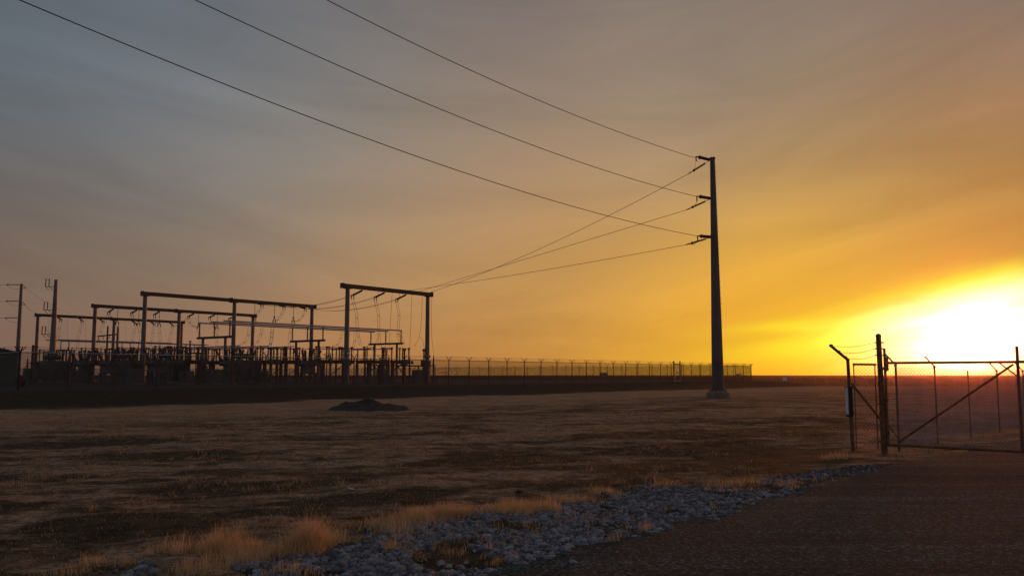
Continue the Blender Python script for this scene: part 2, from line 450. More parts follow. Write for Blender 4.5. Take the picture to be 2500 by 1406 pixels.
def ground_mat():
    m = bpy.data.materials.new('ground'); m.use_nodes = True
    t = m.node_tree; b = t.nodes['Principled BSDF']; b.inputs['Roughness'].default_value = 0.95; b.inputs['Specular IOR Level'].default_value = 0.1
    g = t.nodes.new('ShaderNodeNewGeometry'); P = g.outputs['Position']
    def noise(scale, detail=5, rough=0.6, vec=None, dist=0.0):
        n = t.nodes.new('ShaderNodeTexNoise'); n.inputs['Scale'].default_value = scale; n.inputs['Detail'].default_value = detail
        n.inputs['Roughness'].default_value = rough; n.inputs['Distortion'].default_value = dist
        t.links.new(vec or P, n.inputs['Vector']); return n.outputs['Fac']
    def ramp(f, a, bb, ca=(0, 0, 0, 1), cb=(1, 1, 1, 1)):
        r = t.nodes.new('ShaderNodeValToRGB'); e = r.color_ramp.elements
        e[0].position = a; e[1].position = bb; e[0].color = ca; e[1].color = cb
        t.links.new(f, r.inputs[0]); return r.outputs[0]
    def mix(f, a, bb, mode='MIX'):
        n = t.nodes.new('ShaderNodeMix'); n.data_type = 'RGBA'; n.blend_type = mode
        if isinstance(f, float): n.inputs[0].default_value = f
        else: t.links.new(f, n.inputs[0])
        for s, v in ((n.inputs[6], a), (n.inputs[7], bb)):
            if isinstance(v, tuple): s.default_value = (*v, 1)
            else: t.links.new(v, s)
        return n.outputs[2]
    def dot(v):
        n = t.nodes.new('ShaderNodeVectorMath'); n.operation = 'DOT_PRODUCT'; t.links.new(P, n.inputs[0]); n.inputs[1].default_value = v; return n.outputs['Value']
    def mm(op, a, b2=None, clamp=False):
        n = t.nodes.new('ShaderNodeMath'); n.operation = op; n.use_clamp = clamp
        for i, v in enumerate((a, b2)):
            if v is None: continue
            if isinstance(v, bpy.types.NodeSocket): t.links.new(v, n.inputs[i])
            else: n.inputs[i].default_value = v
        return n.outputs[0]
    def sm(v, lo, hi):
        n = t.nodes.new('ShaderNodeMapRange'); n.interpolation_type = 'SMOOTHSTEP'; t.links.new(v, n.inputs['Value'])
        n.inputs['From Min'].default_value = lo; n.inputs['From Max'].default_value = hi; return n.outputs[0]
    av = dot(tuple(SA)); bv = dot(tuple(SB)); yv = dot((0, 1, 0)); xv = dot((1, 0, 0))
    # dry grass stubble: straw and brown, worn dark earth showing in patches
    n1 = noise(0.30, 7, 0.66, dist=0.6); n2 = noise(2.2, 7, 0.72); n3 = noise(13, 5, 0.8); n4 = noise(0.9, 5, 0.7, dist=0.8)
    straw = mix(ramp(n2, 0.36, 0.62), (0.24, 0.155, 0.085), (0.58, 0.40, 0.24))
    straw = mix(ramp(n4, 0.36, 0.50), (0.12, 0.075, 0.036), straw)
    straw = mix(ramp(n3, 0.40, 0.58), mix(0.72, straw, (0.03, 0.018, 0.009)), straw)
    earth = mix(ramp(n2, 0.35, 0.62), (0.024, 0.018, 0.008), (0.12, 0.084, 0.042))
    earth = mix(ramp(n3, 0.40, 0.58), mix(0.5, earth, (0.02, 0.013, 0.006)), earth)
    cb = t.nodes.new('ShaderNodeCombineXYZ'); t.links.new(mm('MULTIPLY', dot((0.95, 0.31, 0)), 0.16), cb.inputs[0]); t.links.new(mm('MULTIPLY', dot((-0.31, 0.95, 0)), 1.15), cb.inputs[1])
    n5 = noise(1.0, 6, 0.7, cb.outputs[0], 0.5)
    at = t.nodes.new('ShaderNodeAttribute'); at.attribute_name = 'bare'
    patch = ramp(mm('SUBTRACT', mm('ADD', mm('MULTIPLY', n1, 0.55), mm('MULTIPLY', n5, 0.45)), mm('MULTIPLY', at.outputs['Fac'], 0.10)), 0.46, 0.53)
    nn = mix(patch, earth, straw)
    # strip before the substation: paler, warmer grass
    wob = mm('MULTIPLY', mm('SUBTRACT', noise(0.12, 3), 0.5), 10.0)
    bw = mm('ADD', bv, wob)
    strip = mm('MULTIPLY', sm(bw, 24, 36), mm('SUBTRACT', 1.0, sm(bw, 44.0, 47.0)))
    nn = mix(mm('MULTIPLY', strip, 0.6), nn, mix(ramp(n2, 0.3, 0.7), (0.26, 0.165, 0.085), (0.52, 0.34, 0.19)))
    # the weedy bank up to the pad
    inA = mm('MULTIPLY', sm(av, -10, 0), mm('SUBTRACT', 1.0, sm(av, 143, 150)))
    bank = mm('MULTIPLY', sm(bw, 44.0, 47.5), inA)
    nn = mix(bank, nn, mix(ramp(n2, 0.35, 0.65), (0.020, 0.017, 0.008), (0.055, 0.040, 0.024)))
    pad = mm('MULTIPLY', sm(bv, 56, 58), inA)
    nn = mix(pad, nn, mix(ramp(noise(9, 4), 0.35, 0.65), (0.035, 0.035, 0.032), (0.085, 0.08, 0.075)))
    # ploughed field out to the horizon
    far = mm('MULTIPLY', sm(mm('ADD', yv, mm('MULTIPLY', wob, 0.4)), 126, 132), mm('SUBTRACT', 1.0, pad))
    nn = mix(far, nn, mix(ramp(noise(0.05, 3), 0.4, 0.6), (0.016, 0.010, 0.006), (0.032, 0.020, 0.012)))
    streaks = noise(1.0, 4, 0.6, None)
    t.links.new(nn, b.inputs['Base Color'])
    bp = t.nodes.new('ShaderNodeBump'); bp.inputs['Strength'].default_value = 0.9; bp.inputs['Distance'].default_value = 0.05
    t.links.new(noise(14, 6, 0.75), bp.inputs['Height']); t.links.new(bp.outputs[0], b.inputs['Normal'])
    return m
PATCH = [(1650, 1095, 2.6, 1.2), (1850, 1120, 2.2, 1.0), (1480, 1150, 1.6, .6), (700, 1190, 1.6, .55), (900, 1175, 1.2, .4), (120, 1320, 1.2, .8), (60, 1240, 1.2, .5), (350, 1290, 1.0, .45), (560, 1260, 1.1, .35),
         (150, 1085, 2.4, .9), (1100, 1125, 1.8, .5), (1750, 1060, 4.0, 1.2), (2000, 1045, 3.5, 1.0), (1300, 1195, 1.4, .35), (1000, 1215, .9, .3), (1560, 1180, 1.2, .4), (1950, 1100, 1.4, .5), (500, 1110, 2.2, .6)]
LIGHT = [(1000, 1075, 3.4, 1.0), (1250, 1045, 4.5, 1.4), (600, 1050, 4.5, 1.6), (1500, 1020, 6.0, 2.2), (2000, 1000, 6, 2.4), (300, 1150, 2.2, .6), (1200, 1165, 1.6, .35), (800, 1130, 2.4, .5), (1960, 1160, 1.2, .5), (1700, 1200, 1.0, .35)]
bare = np.zeros(len(V))
wx_ = V[:, 0] + 1.2 * (fbm(V[:, 0] / 1.5, V[:, 1] / 1.5, 3, 71) - .5) * 2; wy_ = V[:, 1] + .8 * (fbm(V[:, 0] / 1.3, V[:, 1] / 1.3, 3, 72) - .5) * 2
for L_, sg_ in ((PATCH, 1.0), (LIGHT, -0.8)):
    for px, py, ax_, ay_ in L_:
        c = G(px, py); u = (wx_ - c.x) * .95 + (wy_ - c.y) * .31; v = -(wx_ - c.x) * .31 + (wy_ - c.y) * .95
        bare += sg_ * np.exp(-(u / ax_) ** 2 - (v / ay_) ** 2)
bare = np.clip(bare, -1, 1)
PX_ = in_poly(V[:, 0], V[:, 1], [G(*p) for p in UP_PX + LOW_PX])
bare = np.where(PX_, 1.2, bare)
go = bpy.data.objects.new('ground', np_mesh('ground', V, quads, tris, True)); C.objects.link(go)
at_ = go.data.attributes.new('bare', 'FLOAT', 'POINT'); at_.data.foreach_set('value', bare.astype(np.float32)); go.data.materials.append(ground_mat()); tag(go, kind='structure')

# gravel road: a sheet lying on the ground, its left edge lined by the stones
def road_mat():
    m = bpy.data.materials.new('road_gravel'); m.use_nodes = True
    t = m.node_tree; b = t.nodes['Principled BSDF']; b.inputs['Roughness'].default_value = 0.9; b.inputs['Specular IOR Level'].default_value = 0.15
    g = t.nodes.new('ShaderNodeNewGeometry'); P = g.outputs['Position']
    vo = t.nodes.new('ShaderNodeTexVoronoi'); vo.inputs['Scale'].default_value = 42; t.links.new(P, vo.inputs['Vector'])
    n = t.nodes.new('ShaderNodeTexNoise'); n.inputs['Scale'].default_value = 0.9; n.inputs['Detail'].default_value = 6; n.inputs['Roughness'].default_value = .65; t.links.new(P, n.inputs['Vector'])
    r = t.nodes.new('ShaderNodeValToRGB'); e = r.color_ramp.elements
    e[0].position = 0.15; e[0].color = (0.011, 0.016, 0.0155, 1); e[1].position = 0.95; e[1].color = (0.10, 0.135, 0.13, 1)
    e2 = e.new(0.75); e2.color = (0.030, 0.043, 0.042, 1)
    sx = t.nodes.new('ShaderNodeSeparateColor'); t.links.new(vo.outputs['Color'], sx.inputs[0]); t.links.new(sx.outputs[0], r.inputs[0])
    mp_ = t.nodes.new('ShaderNodeMapping'); mp_.inputs['Rotation'].default_value = (0, 0, R(-42)); mp_.inputs['Scale'].default_value = (0.10, 1.3, 1); t.links.new(P, mp_.inputs['Vector'])
    n.inputs['Scale'].default_value = 1.0; t.links.new(mp_.outputs[0], n.inputs['Vector'])
    r2 = t.nodes.new('ShaderNodeValToRGB'); e = r2.color_ramp.elements; e[0].position = 0.38; e[1].position = 0.62
    e[0].color = (0.55, 0.55, 0.54, 1); e[1].color = (1.45, 1.42, 1.38, 1); t.links.new(n.outputs['Fac'], r2.inputs[0])
    mx = t.nodes.new('ShaderNodeMix'); mx.data_type = 'RGBA'; mx.blend_type = 'MULTIPLY'; mx.inputs[0].default_value = 1
    t.links.new(r.outputs[0], mx.inputs[6]); t.links.new(r2.outputs[0], mx.inputs[7]); t.links.new(mx.outputs[2], b.inputs['Base Color'])
    bp = t.nodes.new('ShaderNodeBump'); bp.inputs['Strength'].default_value = 0.5; bp.inputs['Distance'].default_value = 0.012
    t.links.new(vo.outputs['Distance'], bp.inputs['Height']); t.links.new(bp.outputs[0], b.inputs['Normal'])
    return m
rl = [Vector(p) for p in ROADL]
far_pt = (rl[-1] - rl[-2]).normalized()
rl.append(rl[-1] + far_pt * 30)
rows = []
for i in range(len(rl) - 1):
    n = max(2, int((rl[i + 1] - rl[i]).length / 0.25))
    for k in range(n): rows.append(rl[i].lerp(rl[i + 1], k / n))
rows.append(rl[-1])
verts = []; NC = 30
for i, p in enumerate(rows):
    f = i / (len(rows) - 1)
    q = p + Vector((7.5 + 6 * (1 - f), -4.5 - 9 * (1 - f) ** 2, 0))
    j = 0.10 * (noise2(np.array([p.x * 3.1]), np.array([p.y * 3.1]), 9)[0] - 0.5)
    for c in range(NC + 1):
        u = (c / NC) ** 1.5
        v = p.lerp(q, u)
        if c == 0: v = v + Vector((-0.6, 0.8, 0)).normalized() * j
        verts.append((v.x, v.y, h1(v.x, v.y) * 0 + 0.012 + 0.012 * (noise2(np.array([v.x / 1.3]), np.array([v.y / 1.3]), 4)[0]) * min(1, c / 2)))
F = []
for i in range(len(rows) - 1):
    for c in range(NC):
        a_ = i * (NC + 1) + c; F.append((a_, a_ + 1, a_ + NC + 2, a_ + NC + 1))
me = bpy.data.meshes.new('gravel_road'); me.from_pydata(verts, [], F); me.update()
ro = bpy.data.objects.new('gravel_road', me); C.objects.link(ro); me.materials.append(road_mat()); tag(ro, kind='structure')

# ------------------------------------------------------------------ stones along the road edge
poly = [G(*p) for p in UP_PX + LOW_PX]
poly2 = [G(*p) for p in [(205, 1392), (250, 1380), (300, 1376), (365, 1384), (380, 1406), (330, 1430), (190, 1430)]]
ico = []
ph = (1 + 5 ** .5) / 2
for a_, b_ in ((-1, ph), (1, ph), (-1, -ph), (1, -ph)):
    ico.append((a_, b_, 0))
for a_, b_ in ((-1, ph), (1, ph), (-1, -ph), (1, -ph)):
    ico.append((0, a_, b_))
for a_, b_ in ((-1, ph), (1, ph), (-1, -ph), (1, -ph)):
    ico.append((b_, 0, a_))
ico = np.array([(-1, ph, 0), (1, ph, 0), (-1, -ph, 0), (1, -ph, 0), (0, -1, ph), (0, 1, ph), (0, -1, -ph), (0, 1, -ph), (ph, 0, -1), (ph, 0, 1), (-ph, 0, -1), (-ph, 0, 1)]) / math.sqrt(1 + ph * ph)
icf = np.array([(0, 11, 5), (0, 5, 1), (0, 1, 7), (0, 7, 10), (0, 10, 11), (1, 5, 9), (5, 11, 4), (11, 10, 2), (10, 7, 6), (7, 1, 8), (3, 9, 4), (3, 4, 2), (3, 2, 6), (3, 6, 8), (3, 8, 9), (4, 9, 5), (2, 4, 11), (6, 2, 10), (8, 6, 7), (9, 8, 1)])
def stones(xs, ys, sizes, name, m, label, lift=0.12, flat=(0.5, 0.8)):
    n = len(xs)
    V = ico[None] * (1 + rng.uniform(-.28, .28, (n, 12, 1)))
    V = V * np.stack([sizes * rng.uniform(.75, 1.3, n), sizes * rng.uniform(.75, 1.3, n), sizes * rng.uniform(*flat, n)], 1)[:, None, :]
    a = rng.uniform(0, 2 * math.pi, n); tl = rng.uniform(-.5, .5, n)
    ca, sa, ct, st = np.cos(a), np.sin(a), np.cos(tl), np.sin(tl)
    x = V[..., 0] * ct[:, None] + V[..., 2] * st[:, None]; z = -V[..., 0] * st[:, None] + V[..., 2] * ct[:, None]; y = V[..., 1]
    xx = x * ca[:, None] - y * sa[:, None]; yy = x * sa[:, None] + y * ca[:, None]
    zz = z + (height(xs, ys) + sizes * lift)[:, None]
    V = np.stack([xx + xs[:, None], yy + ys[:, None], zz], -1).reshape(-1, 3)
    Fc = (icf[None] + (np.arange(n) * 12)[:, None, None]).reshape(-1, 3)
    o = bpy.data.objects.new(name, np_mesh(name, V, None, Fc)); C.objects.link(o); o.data.materials.append(m)
    return tag(o, label, None, None, 'stuff')
def stone_mat(name, lo, hi):
    m = bpy.data.materials.new(name); m.use_nodes = True
    t = m.node_tree; b = t.nodes['Principled BSDF']; b.inputs['Roughness'].default_value = 0.85; b.inputs['Specular IOR Level'].default_value = 0.2
    g = t.nodes.new('ShaderNodeNewGeometry')
    r = t.nodes.new('ShaderNodeValToRGB'); e = r.color_ramp.elements; e[0].color = (*lo, 1); e[1].color = (*hi, 1)
    t.links.new(g.outputs['Random Per Island'], r.inputs[0])
    n = t.nodes.new('ShaderNodeTexNoise'); n.inputs['Scale'].default_value = 35; n.inputs['Detail'].default_value = 5; t.links.new(g.outputs['Position'], n.inputs['Vector'])
    r2 = t.nodes.new('ShaderNodeValToRGB'); e = r2.color_ramp.elements; e[0].position = .35; e[1].position = .7; e[0].color = (.6, .6, .6, 1); e[1].color = (1.2, 1.2, 1.2, 1)
    t.links.new(n.outputs['Fac'], r2.inputs[0])
    mx = t.nodes.new('ShaderNodeMix'); mx.data_type = 'RGBA'; mx.blend_type = 'MULTIPLY'; mx.inputs[0].default_value = 1
    t.links.new(r.outputs[0], mx.inputs[6]); t.links.new(r2.outputs[0], mx.inputs[7]); t.links.new(mx.outputs[2], b.inputs['Base Color'])
    return m
x0, x1 = min(p.x for p in poly + poly2), max(p.x for p in poly + poly2); y0, y1 = min(p.y for p in poly + poly2), max(p.y for p in poly + poly2)
N = 165000
xs = rng.uniform(x0, x1, N); ys = rng.uniform(y0, y1, N)
jit = 0.22 * (fbm(xs * 2.5, ys * 2.5, 3, 40) - .5) * 2
ins = in_poly(xs + jit, ys - jit, poly) | in_poly(xs, ys, poly2)
holes = fbm(xs * 1.7, ys * 1.7, 3, 31)
keep = ins & (holes > 0.42 + 0.12 * sstep(12, 20, ys)) & (rng.uniform(0, 1, N) < np.interp(ys, [10, 12.5, 15, 17], [.95, .6, .22, .10]))
xs, ys = xs[keep], ys[keep]
# strays spilled on to the road and back into the field
k_ = rng.integers(0, len(xs), 3200); dd_ = np.abs(rng.normal(0, .22, 3200)); s2_ = rng.choice([-1, 1], 3200)
xs = np.append(xs, xs[k_] + .5 * dd_ * s2_ * 1.2); ys = np.append(ys, ys[k_] - .87 * dd_ * s2_ * 1.2)
sizes = rng.lognormal(math.log(0.0165), 0.55, len(xs)).clip(0.006, 0.055) * np.interp(ys, [8, 14], [1.05, .8])
STONE = stone_mat('crushed_stone', (0.06, 0.064, 0.066), (0.31, 0.325, 0.335))
stones(xs, ys, sizes, 'crushed_stones', STONE, 'blue-grey crushed stones lining the gravel road')
# fine chips strewn on the road itself
N = 26000
t_ = rng.uniform(0, 1, N) ** 1.3
yy = 6.5 + t_ * 16; xx = rng.uniform(-2, 16, N)
ok = (side(xx, yy) < 0.15) & (np.abs(xx / yy) < 0.62)
xx, yy = xx[ok], yy[ok]
stones(xx, yy, rng.lognormal(math.log(0.009), .35, len(xx)).clip(.004, .022), 'road_chips', stone_mat('chip_stone', (0.018, 0.026, 0.025), (0.13, 0.165, 0.16)), 'small loose chips scattered over the gravel road')

# ------------------------------------------------------------------ dry grass
def blades(xs, ys, hs, ws, name, m, label, lean=0.35, cl=None):
    n = len(xs); a = rng.uniform(0, 2 * math.pi, n)
    ca, sa = np.cos(a), np.sin(a)
    lx = rng.normal(0, lean, n) * hs; ly = rng.normal(0, lean, n) * hs
    z = height(xs, ys) - 0.01
    p = []
    for (s, k, tt) in ((-1, 1.0, 0), (1, 1.0, 0), (-1, .7, .55), (1, .7, .55), (0, 0, 1)):
        p.append(np.stack([xs + s * ca * ws * k / 2 + lx * tt * tt, ys + s * sa * ws * k / 2 + ly * tt * tt, z + hs * tt], -1))
    V = np.stack(p, 1).reshape(-1, 3); o = np.arange(n)[:, None] * 5
    F4 = o + np.array([[0, 1, 3, 2]]); F3 = o + np.array([[2, 3, 4]])
    ob = bpy.data.objects.new(name, np_mesh(name, V, F4, F3)); C.objects.link(ob); ob.data.materials.append(m)
    return tag(ob, label, None, None, 'stuff')
def grass_mat(name, lo, hi, trans=0.4):
    m = bpy.data.materials.new(name); m.use_nodes = True
    t = m.node_tree; t.nodes.remove(t.nodes['Principled BSDF']); out = t.nodes['Material Output']
    g = t.nodes.new('ShaderNodeNewGeometry'); r = t.nodes.new('ShaderNodeValToRGB'); e = r.color_ramp.elements
    e[0].color = (*lo, 1); e[1].color = (*hi, 1); t.links.new(g.outputs['Random Per Island'], r.inputs[0])
    d = t.nodes.new('ShaderNodeBsdfDiffuse'); tr = t.nodes.new('ShaderNodeBsdfTranslucent'); mx = t.nodes.new('ShaderNodeMixShader'); mx.inputs[0].default_value = trans
    t.links.new(r.outputs[0], d.inputs[0]); t.links.new(r.outputs[0], tr.inputs[0])
    t.links.new(d.outputs[0], mx.inputs[1]); t.links.new(tr.outputs[0], mx.inputs[2]); t.links.new(mx.outputs[0], out.inputs[0])
    return m
TALL = grass_mat('dry_grass', (0.50, 0.30, 0.13), (0.88, 0.64, 0.36))
SHORT = grass_mat('grass_stubble', (0.16, 0.10, 0.05), (0.62, 0.44, 0.26), 0.25)
# the taller fringe between field and stones: clumps along a line of photo points, (x, y, half-width across, height)
fr = [(210, 1398, .25, .07, .4), (300, 1376, .3, .10, .5), (400, 1375, .35, .10, .7), (440, 1352, .28, .17, 1), (500, 1358, .32, .26, 3.6), (530, 1385, .3, .16, 2.0), (570, 1398, .3, .08, .5),
      (625, 1358, .3, .22, 2.6), (685, 1356, .34, .25, 3.2), (745, 1350, .3, .22, 3.0), (790, 1352, .25, .16, 1.2), (850, 1330, .35, .15, 1.3), (905, 1312, .35, .15, 1.2), (900, 1350, .25, .14, .9), (945, 1345, .25, .1, .6), (960, 1288, .3, .14, 1.3), (1010, 1280, .3, .14, 1.5),
      (1060, 1270, .3, .13, 1.5), (1110, 1262, .3, .13, 1.4), (1160, 1252, .3, .13, 1.4), (1225, 1246, .3, .12, 1.4), (1250, 1262, .25, .11, .8), (1310, 1254, .3, .17, 1.5), (1360, 1240, .3, .14, 1.3), (1400, 1236, .25, .1, .8), (1440, 1222, .25, .10, .7),
      (1475, 1212, .3, .15, 1.1), (1540, 1212, .3, .07, .5), (760, 1400, .3, .1, .5), (640, 1400, .3, .08, .5), (1000, 1385, .25, .10, .35), (1240, 1330, .15, .1, .25), (1080, 1350, .15, .1, .25), (1330, 1330, .15, .1, .2), (2060, 1115, .5, .10, .8), (2030, 1120, .4, .08, .5)]
gx = []; gy = []; gh = []
for (px, py, w_, h_, dens) in fr:
    c = G(px, py); n = int(700 * dens)
    r_ = rng.normal(0, 1, (n, 2))
    al = (r_[:, 0] * w_ * 0.95); ac = r_[:, 1] * w_ * 0.42
    gx.append(c.x + al * .88 + ac * -.3); gy.append(c.y + al * .35 + ac * .9); gh.append(h_ * rng.uniform(.35, 1.15, n) * np.exp(-0.15 * (r_ ** 2).sum(1)))
# a thin continuous fringe on the field side
for i in range(len(UP_PX) - 4):
    a_, b_ = G(*UP_PX[i]), G(*UP_PX[i + 1]); n = int((b_ - a_).length * 420)
    t_ = rng.uniform(0, 1, n); off = rng.normal(0.12, .18, n)
    gx.append(a_.x + (b_.x - a_.x) * t_ - .45 * off); gy.append(a_.y + (b_.y - a_.y) * t_ + .9 * off); gh.append(rng.uniform(.03, .10, n))
# sparse tufts growing up through the stones
tx = rng.uniform(x0, x1, 2600); ty = rng.uniform(y0, y1, 2600)
ok = in_poly(tx, ty, poly) & (fbm(tx * 1.7, ty * 1.7, 3, 31) < .50) & (ty < 15)
for a_, b_ in zip(tx[ok], ty[ok]):
    n = int(rng.integers(6, 22)); gx.append(a_ + rng.normal(0, .035, n)); gy.append(b_ + rng.normal(0, .035, n)); gh.append(rng.uniform(.02, .10, n))
gx = np.concatenate(gx); gy = np.concatenate(gy); gh = np.concatenate(gh)
ck = fbm(gx * 2.6, gy * 2.6, 3, 88)
ok = ck + rng.uniform(-.07, .07, len(gx)) > .44
gx, gy, gh = gx[ok], gy[ok], gh[ok] * (0.45 + 1.15 * np.clip((ck[ok] - .42) / .25, 0, 1))
blades(gx, gy, gh, rng.uniform(.003, .006, len(gx)), 'dry_grass', TALL, 'tall orange dry grass between the field and the stones', .3)
# stubble over the near field
N = 90000
rr_ = 7 + 30 * rng.uniform(0, 1, N) ** 1.6; aa = rng.uniform(-.62, .55, N)
sx_ = rr_ * np.tan(aa); sy_ = rr_
ok = (side(sx_, sy_) > 0.35) & (fbm(sx_ * .32, sy_ * .32, 3, 61) + .3 * rng.uniform(-1, 1, N) > .46) & ~in_poly(sx_, sy_, poly)
sx_, sy_ = sx_[ok], sy_[ok]
sh_ = rng.uniform(.012, .045, len(sx_))
# low weed tufts dotted over the field
wy = 8 + 34 * rng.uniform(0, 1, 2400) ** 1.5; wx = wy * np.tan(rng.uniform(-.6, .5, 2400))
ok = (side(wx, wy) > .5) & (fbm(wx * .5, wy * .5, 3, 93) > .47)
for a_, b_ in zip(wx[ok], wy[ok]):
    n = 14; sx_ = np.append(sx_, a_ + rng.normal(0, .05, n)); sy_ = np.append(sy_, b_ + rng.normal(0, .05, n)); sh_ = np.append(sh_, rng.uniform(.03, .11, n))
blades(sx_, sy_, sh_, .004 + sy_ * .00045, 'grass_stubble', SHORT, 'short dry stubble covering the brown field', .8)

# ------------------------------------------------------------------ the mound of dark dirt and its grass
mc = G(882, 1003); mc.z = 0
mv = []; mf = []; NX, NY = 60, 30
for j in range(NY + 1):
    for i in range(NX + 1):
        u = (i / NX) * 5.0 - 2.5; v = (j / NY) * 3.2 - 1.6
        xx, yy = mc.x + .1 + u, mc.y + 1.3 + v
        g1_ = .43 * math.exp(-abs((u + .05) / .85) ** 2.6 - (v / .75) ** 2) + .34 * math.exp(-((u + 1.15) / .6) ** 2 - (v / .7) ** 2) + .12 * math.exp(-((u - .0) / .35) ** 2 - (v / .5) ** 2)
        g2_ = .30 * math.exp(-((u - 1.45) / .62) ** 4 - ((v + .45) / .6) ** 2) + .15 * math.exp(-((u - .45) / .6) ** 2 - (v / .6) ** 2)
        e_ = min(1, max(0, (1 - abs(u) / 2.5) * 6)) * min(1, max(0, (1 - abs(v) / 1.6) * 5))
        nz_ = fbm(np.array([xx * 3.0]), np.array([yy * 3.0]), 3, 77)[0] - .5
        z = h1(xx, yy) - .05 + (g1_ + g2_ + .30 * nz_ * min(1, (g1_ + g2_) * 4)) * e_
        mv.append((xx, yy, z))
for j in range(NY):
    for i in range(NX):
        k = j * (NX + 1) + i; mf.append((k, k + 1, k + NX + 2, k + NX + 1))
b_ = MB(); b_.add(mv, mf)
tag(b_.build('dirt_mound', DIRT, None, True), 'low mound of dark dirt heaped in the dry field', 'mound')
n = 1500
ux = rng.normal(-.25, .75, n); vx = rng.uniform(-1.0, -.6, n)
blades(mc.x + ux, mc.y + 1.3 + vx + .25, rng.uniform(.08, .26, n) * np.exp(-(ux / 1.2) ** 2), np.full(n, .02), 'mound_grass', grass_mat('mound_grass', (0.15, .11, .06), (.32, .24, .14)), 'pale dry weeds growing at the foot of the dirt mound', .4)

# ------------------------------------------------------------------ the big steel pole
PY = 66.0
pb = G(1753, 970); pb = Vector((pb.x, PY, h1(pb.x, PY)))
ptop = W(1741, 385, PY).z
pole = thing('utility_pole', pb, 'tall tapered steel power pole bolted to a concrete footing in the dry field', 'utility pole')
m = MB(); n8 = 12
m.lathe((pb.x, PY, .52), (pb.x - .03, PY, ptop), [(0, .455), (.33, .37), (.332, .39), (.334, .365), (.66, .275), (.662, .295), (.664, .27), (.992, .185), (.993, .225), (1, .225)], 12)
m.build('shaft', POLEM, pole)
MB().lathe((pb.x, PY, -.3), (pb.x, PY, .40), [(0, .86), (.97, .86), (1, .84)], 24).build('concrete_footing', CONC, pole)
MB().lathe((pb.x, PY, .47), (pb.x, PY, .52), [(0, .68), (1, .68)], 16).build('base_plate', STEEL, pole)
for k in range(12):
    a = 2 * math.pi * k / 12; x, y = pb.x + .6 * math.cos(a), PY + .6 * math.sin(a)
    MB().lathe((x, y, .37), (x, y, .62), [(0, .025), (.25, .025), (.26, .045), (.38, .045), (.39, .025), (.6, .025), (.61, .05), (.78, .05), (.8, .025), (1, .025)], 6).build('anchor_bolt', DARKST, pole)
for k in range(30):
    z = ptop - .7 - k * .42; rr2 = .20 + (ptop - z) / ptop * .28
    MB().tube((pb.x + rr2 - .02, PY, z), (pb.x + rr2 + .05, PY, z), .012, n=5).build('step_bolt', DARKST, pole)
def clamp(mb, p, d, L=.3, r=.05):
    d = Vector(d).normalized(); mb.lathe(p, Vector(p) + d * L, [(0, r * .5), (.3, r), (.7, r * .8), (1, r * .3)], 6)
def string(parent, p, q, r=.085, link=.12, name='insulator'):
    """tension insulator from p to q: end fitting, shed body, cap"""
    p, q = Vector(p), Vector(q); d = (q - p); L = d.length; d.normalize()
    a = p + d * L * link; b = q - d * L * .10
    o = MB().sheds(a, b, r).build(name, INS, parent)
    MB().tube(p, a, .02, n=5).build('link', DARKST, o)
    f = MB(); f.lathe(b - d * .02, q, [(0, r * .5), (.25, r * 1.25), (.6, r * .9), (1, .02)], 8); f.build('end_fitting', DARKST, o)
    return o
WD = Vector((math.cos(R(232)), math.sin(R(232)), 0))
ends_up = []; ends_low = []
names3 = ['topmost', 'middle', 'lowest']
LOWPX = [(1696, 412), (1690, 505), (1690, 593)]
CLPX = [(1680, 425), (1675, 513), (1673, 598)]
JPX = [(1697, 388), (1699, 484), (1700, 579)]
for i, (ax_, ay_) in enumerate([(1735, 391), (1737, 485), (1739, 579)]):
    p0 = W(ax_, ay_, PY - .1)
    sh = MB(); sh.box(p0 + Vector((.10, 0, 0)), (.22, .05, .22)); sh.build('attachment_plate', DARKST, pole)
    s0 = [-.0908, -.0710, -.0610][i]
    tip = p0 + WD * 2.55 + Vector((0, 0, -.22))
    dd = (tip - p0)
    st = string(pole, p0, p0 + dd * .80, .12, .14)
    cl = MB(); clamp(cl, p0 + dd * .80, dd, .42, .06); cl.bar(tip - dd * .02, tip + Vector((.05, .05, -.38)), .09, .07); cl.build('clamp', DARKST, pole)
    ends_up.append((p0 + dd * .93, s0))
    # toward the substation
    q = W(*CLPX[i], 67.6); d2 = q - p0; cp = p0 + d2 * .80
    string(pole, p0, cp, .09, .30)
    cl = MB(); clamp(cl, cp, d2, .5, .05); clamp(cl, q, -d2, .35, .045); cl.tube(cp, q, .02, n=5); cl.build('clamp', DARKST, pole)
    ends_low.append(q)
    # jumper loop joining the two
    a = tip + Vector((.05, .05, -.38)); b = q.lerp(cp, .45)
    pts_ = [a.lerp(b, t) + Vector((.10, 0, -.10)) * math.sin(math.pi * t) for t in np.linspace(0, 1, 9)]
    MB().path(pts_, .02, 5).build('jumper_wire', WIRE, pole)
WPX = [[(1697, 386), (1300, 239), (1200, 195), (900, 52.7), (797, 0)], [(1700, 480), (1370, 380), (1300, 355), (900, 193), (475, 0)], [(1700, 576), (1491, 529), (1010, 380), (900, 340), (500, 186), (45, 0)]]
for i, (p0, s0) in enumerate(ends_up):
    T = []; ZZ = []
    for px, py in WPX[i]:
        d = ray(px, py); M2 = np.linalg.solve(np.array([[WD.x, -d.x], [WD.y, -1.0]]), -np.array([p0.x, p0.y])); T.append(M2[0]); ZZ.append(H + d.z * M2[1])
    cf = np.polyfit(T, ZZ, 3)
    P = [p0.copy()] + [Vector((p0.x + WD.x * t, p0.y + WD.y * t, float(np.polyval(cf, t)))) for t in np.linspace(.5, 68, 60)]
    o = MB().path(P, .019, 6).build('power_line', WIRE)
    tag(o, names3[i] + ' of the three bare wires from the steel pole to the upper left', 'power line', 'overhead wires from the pole')

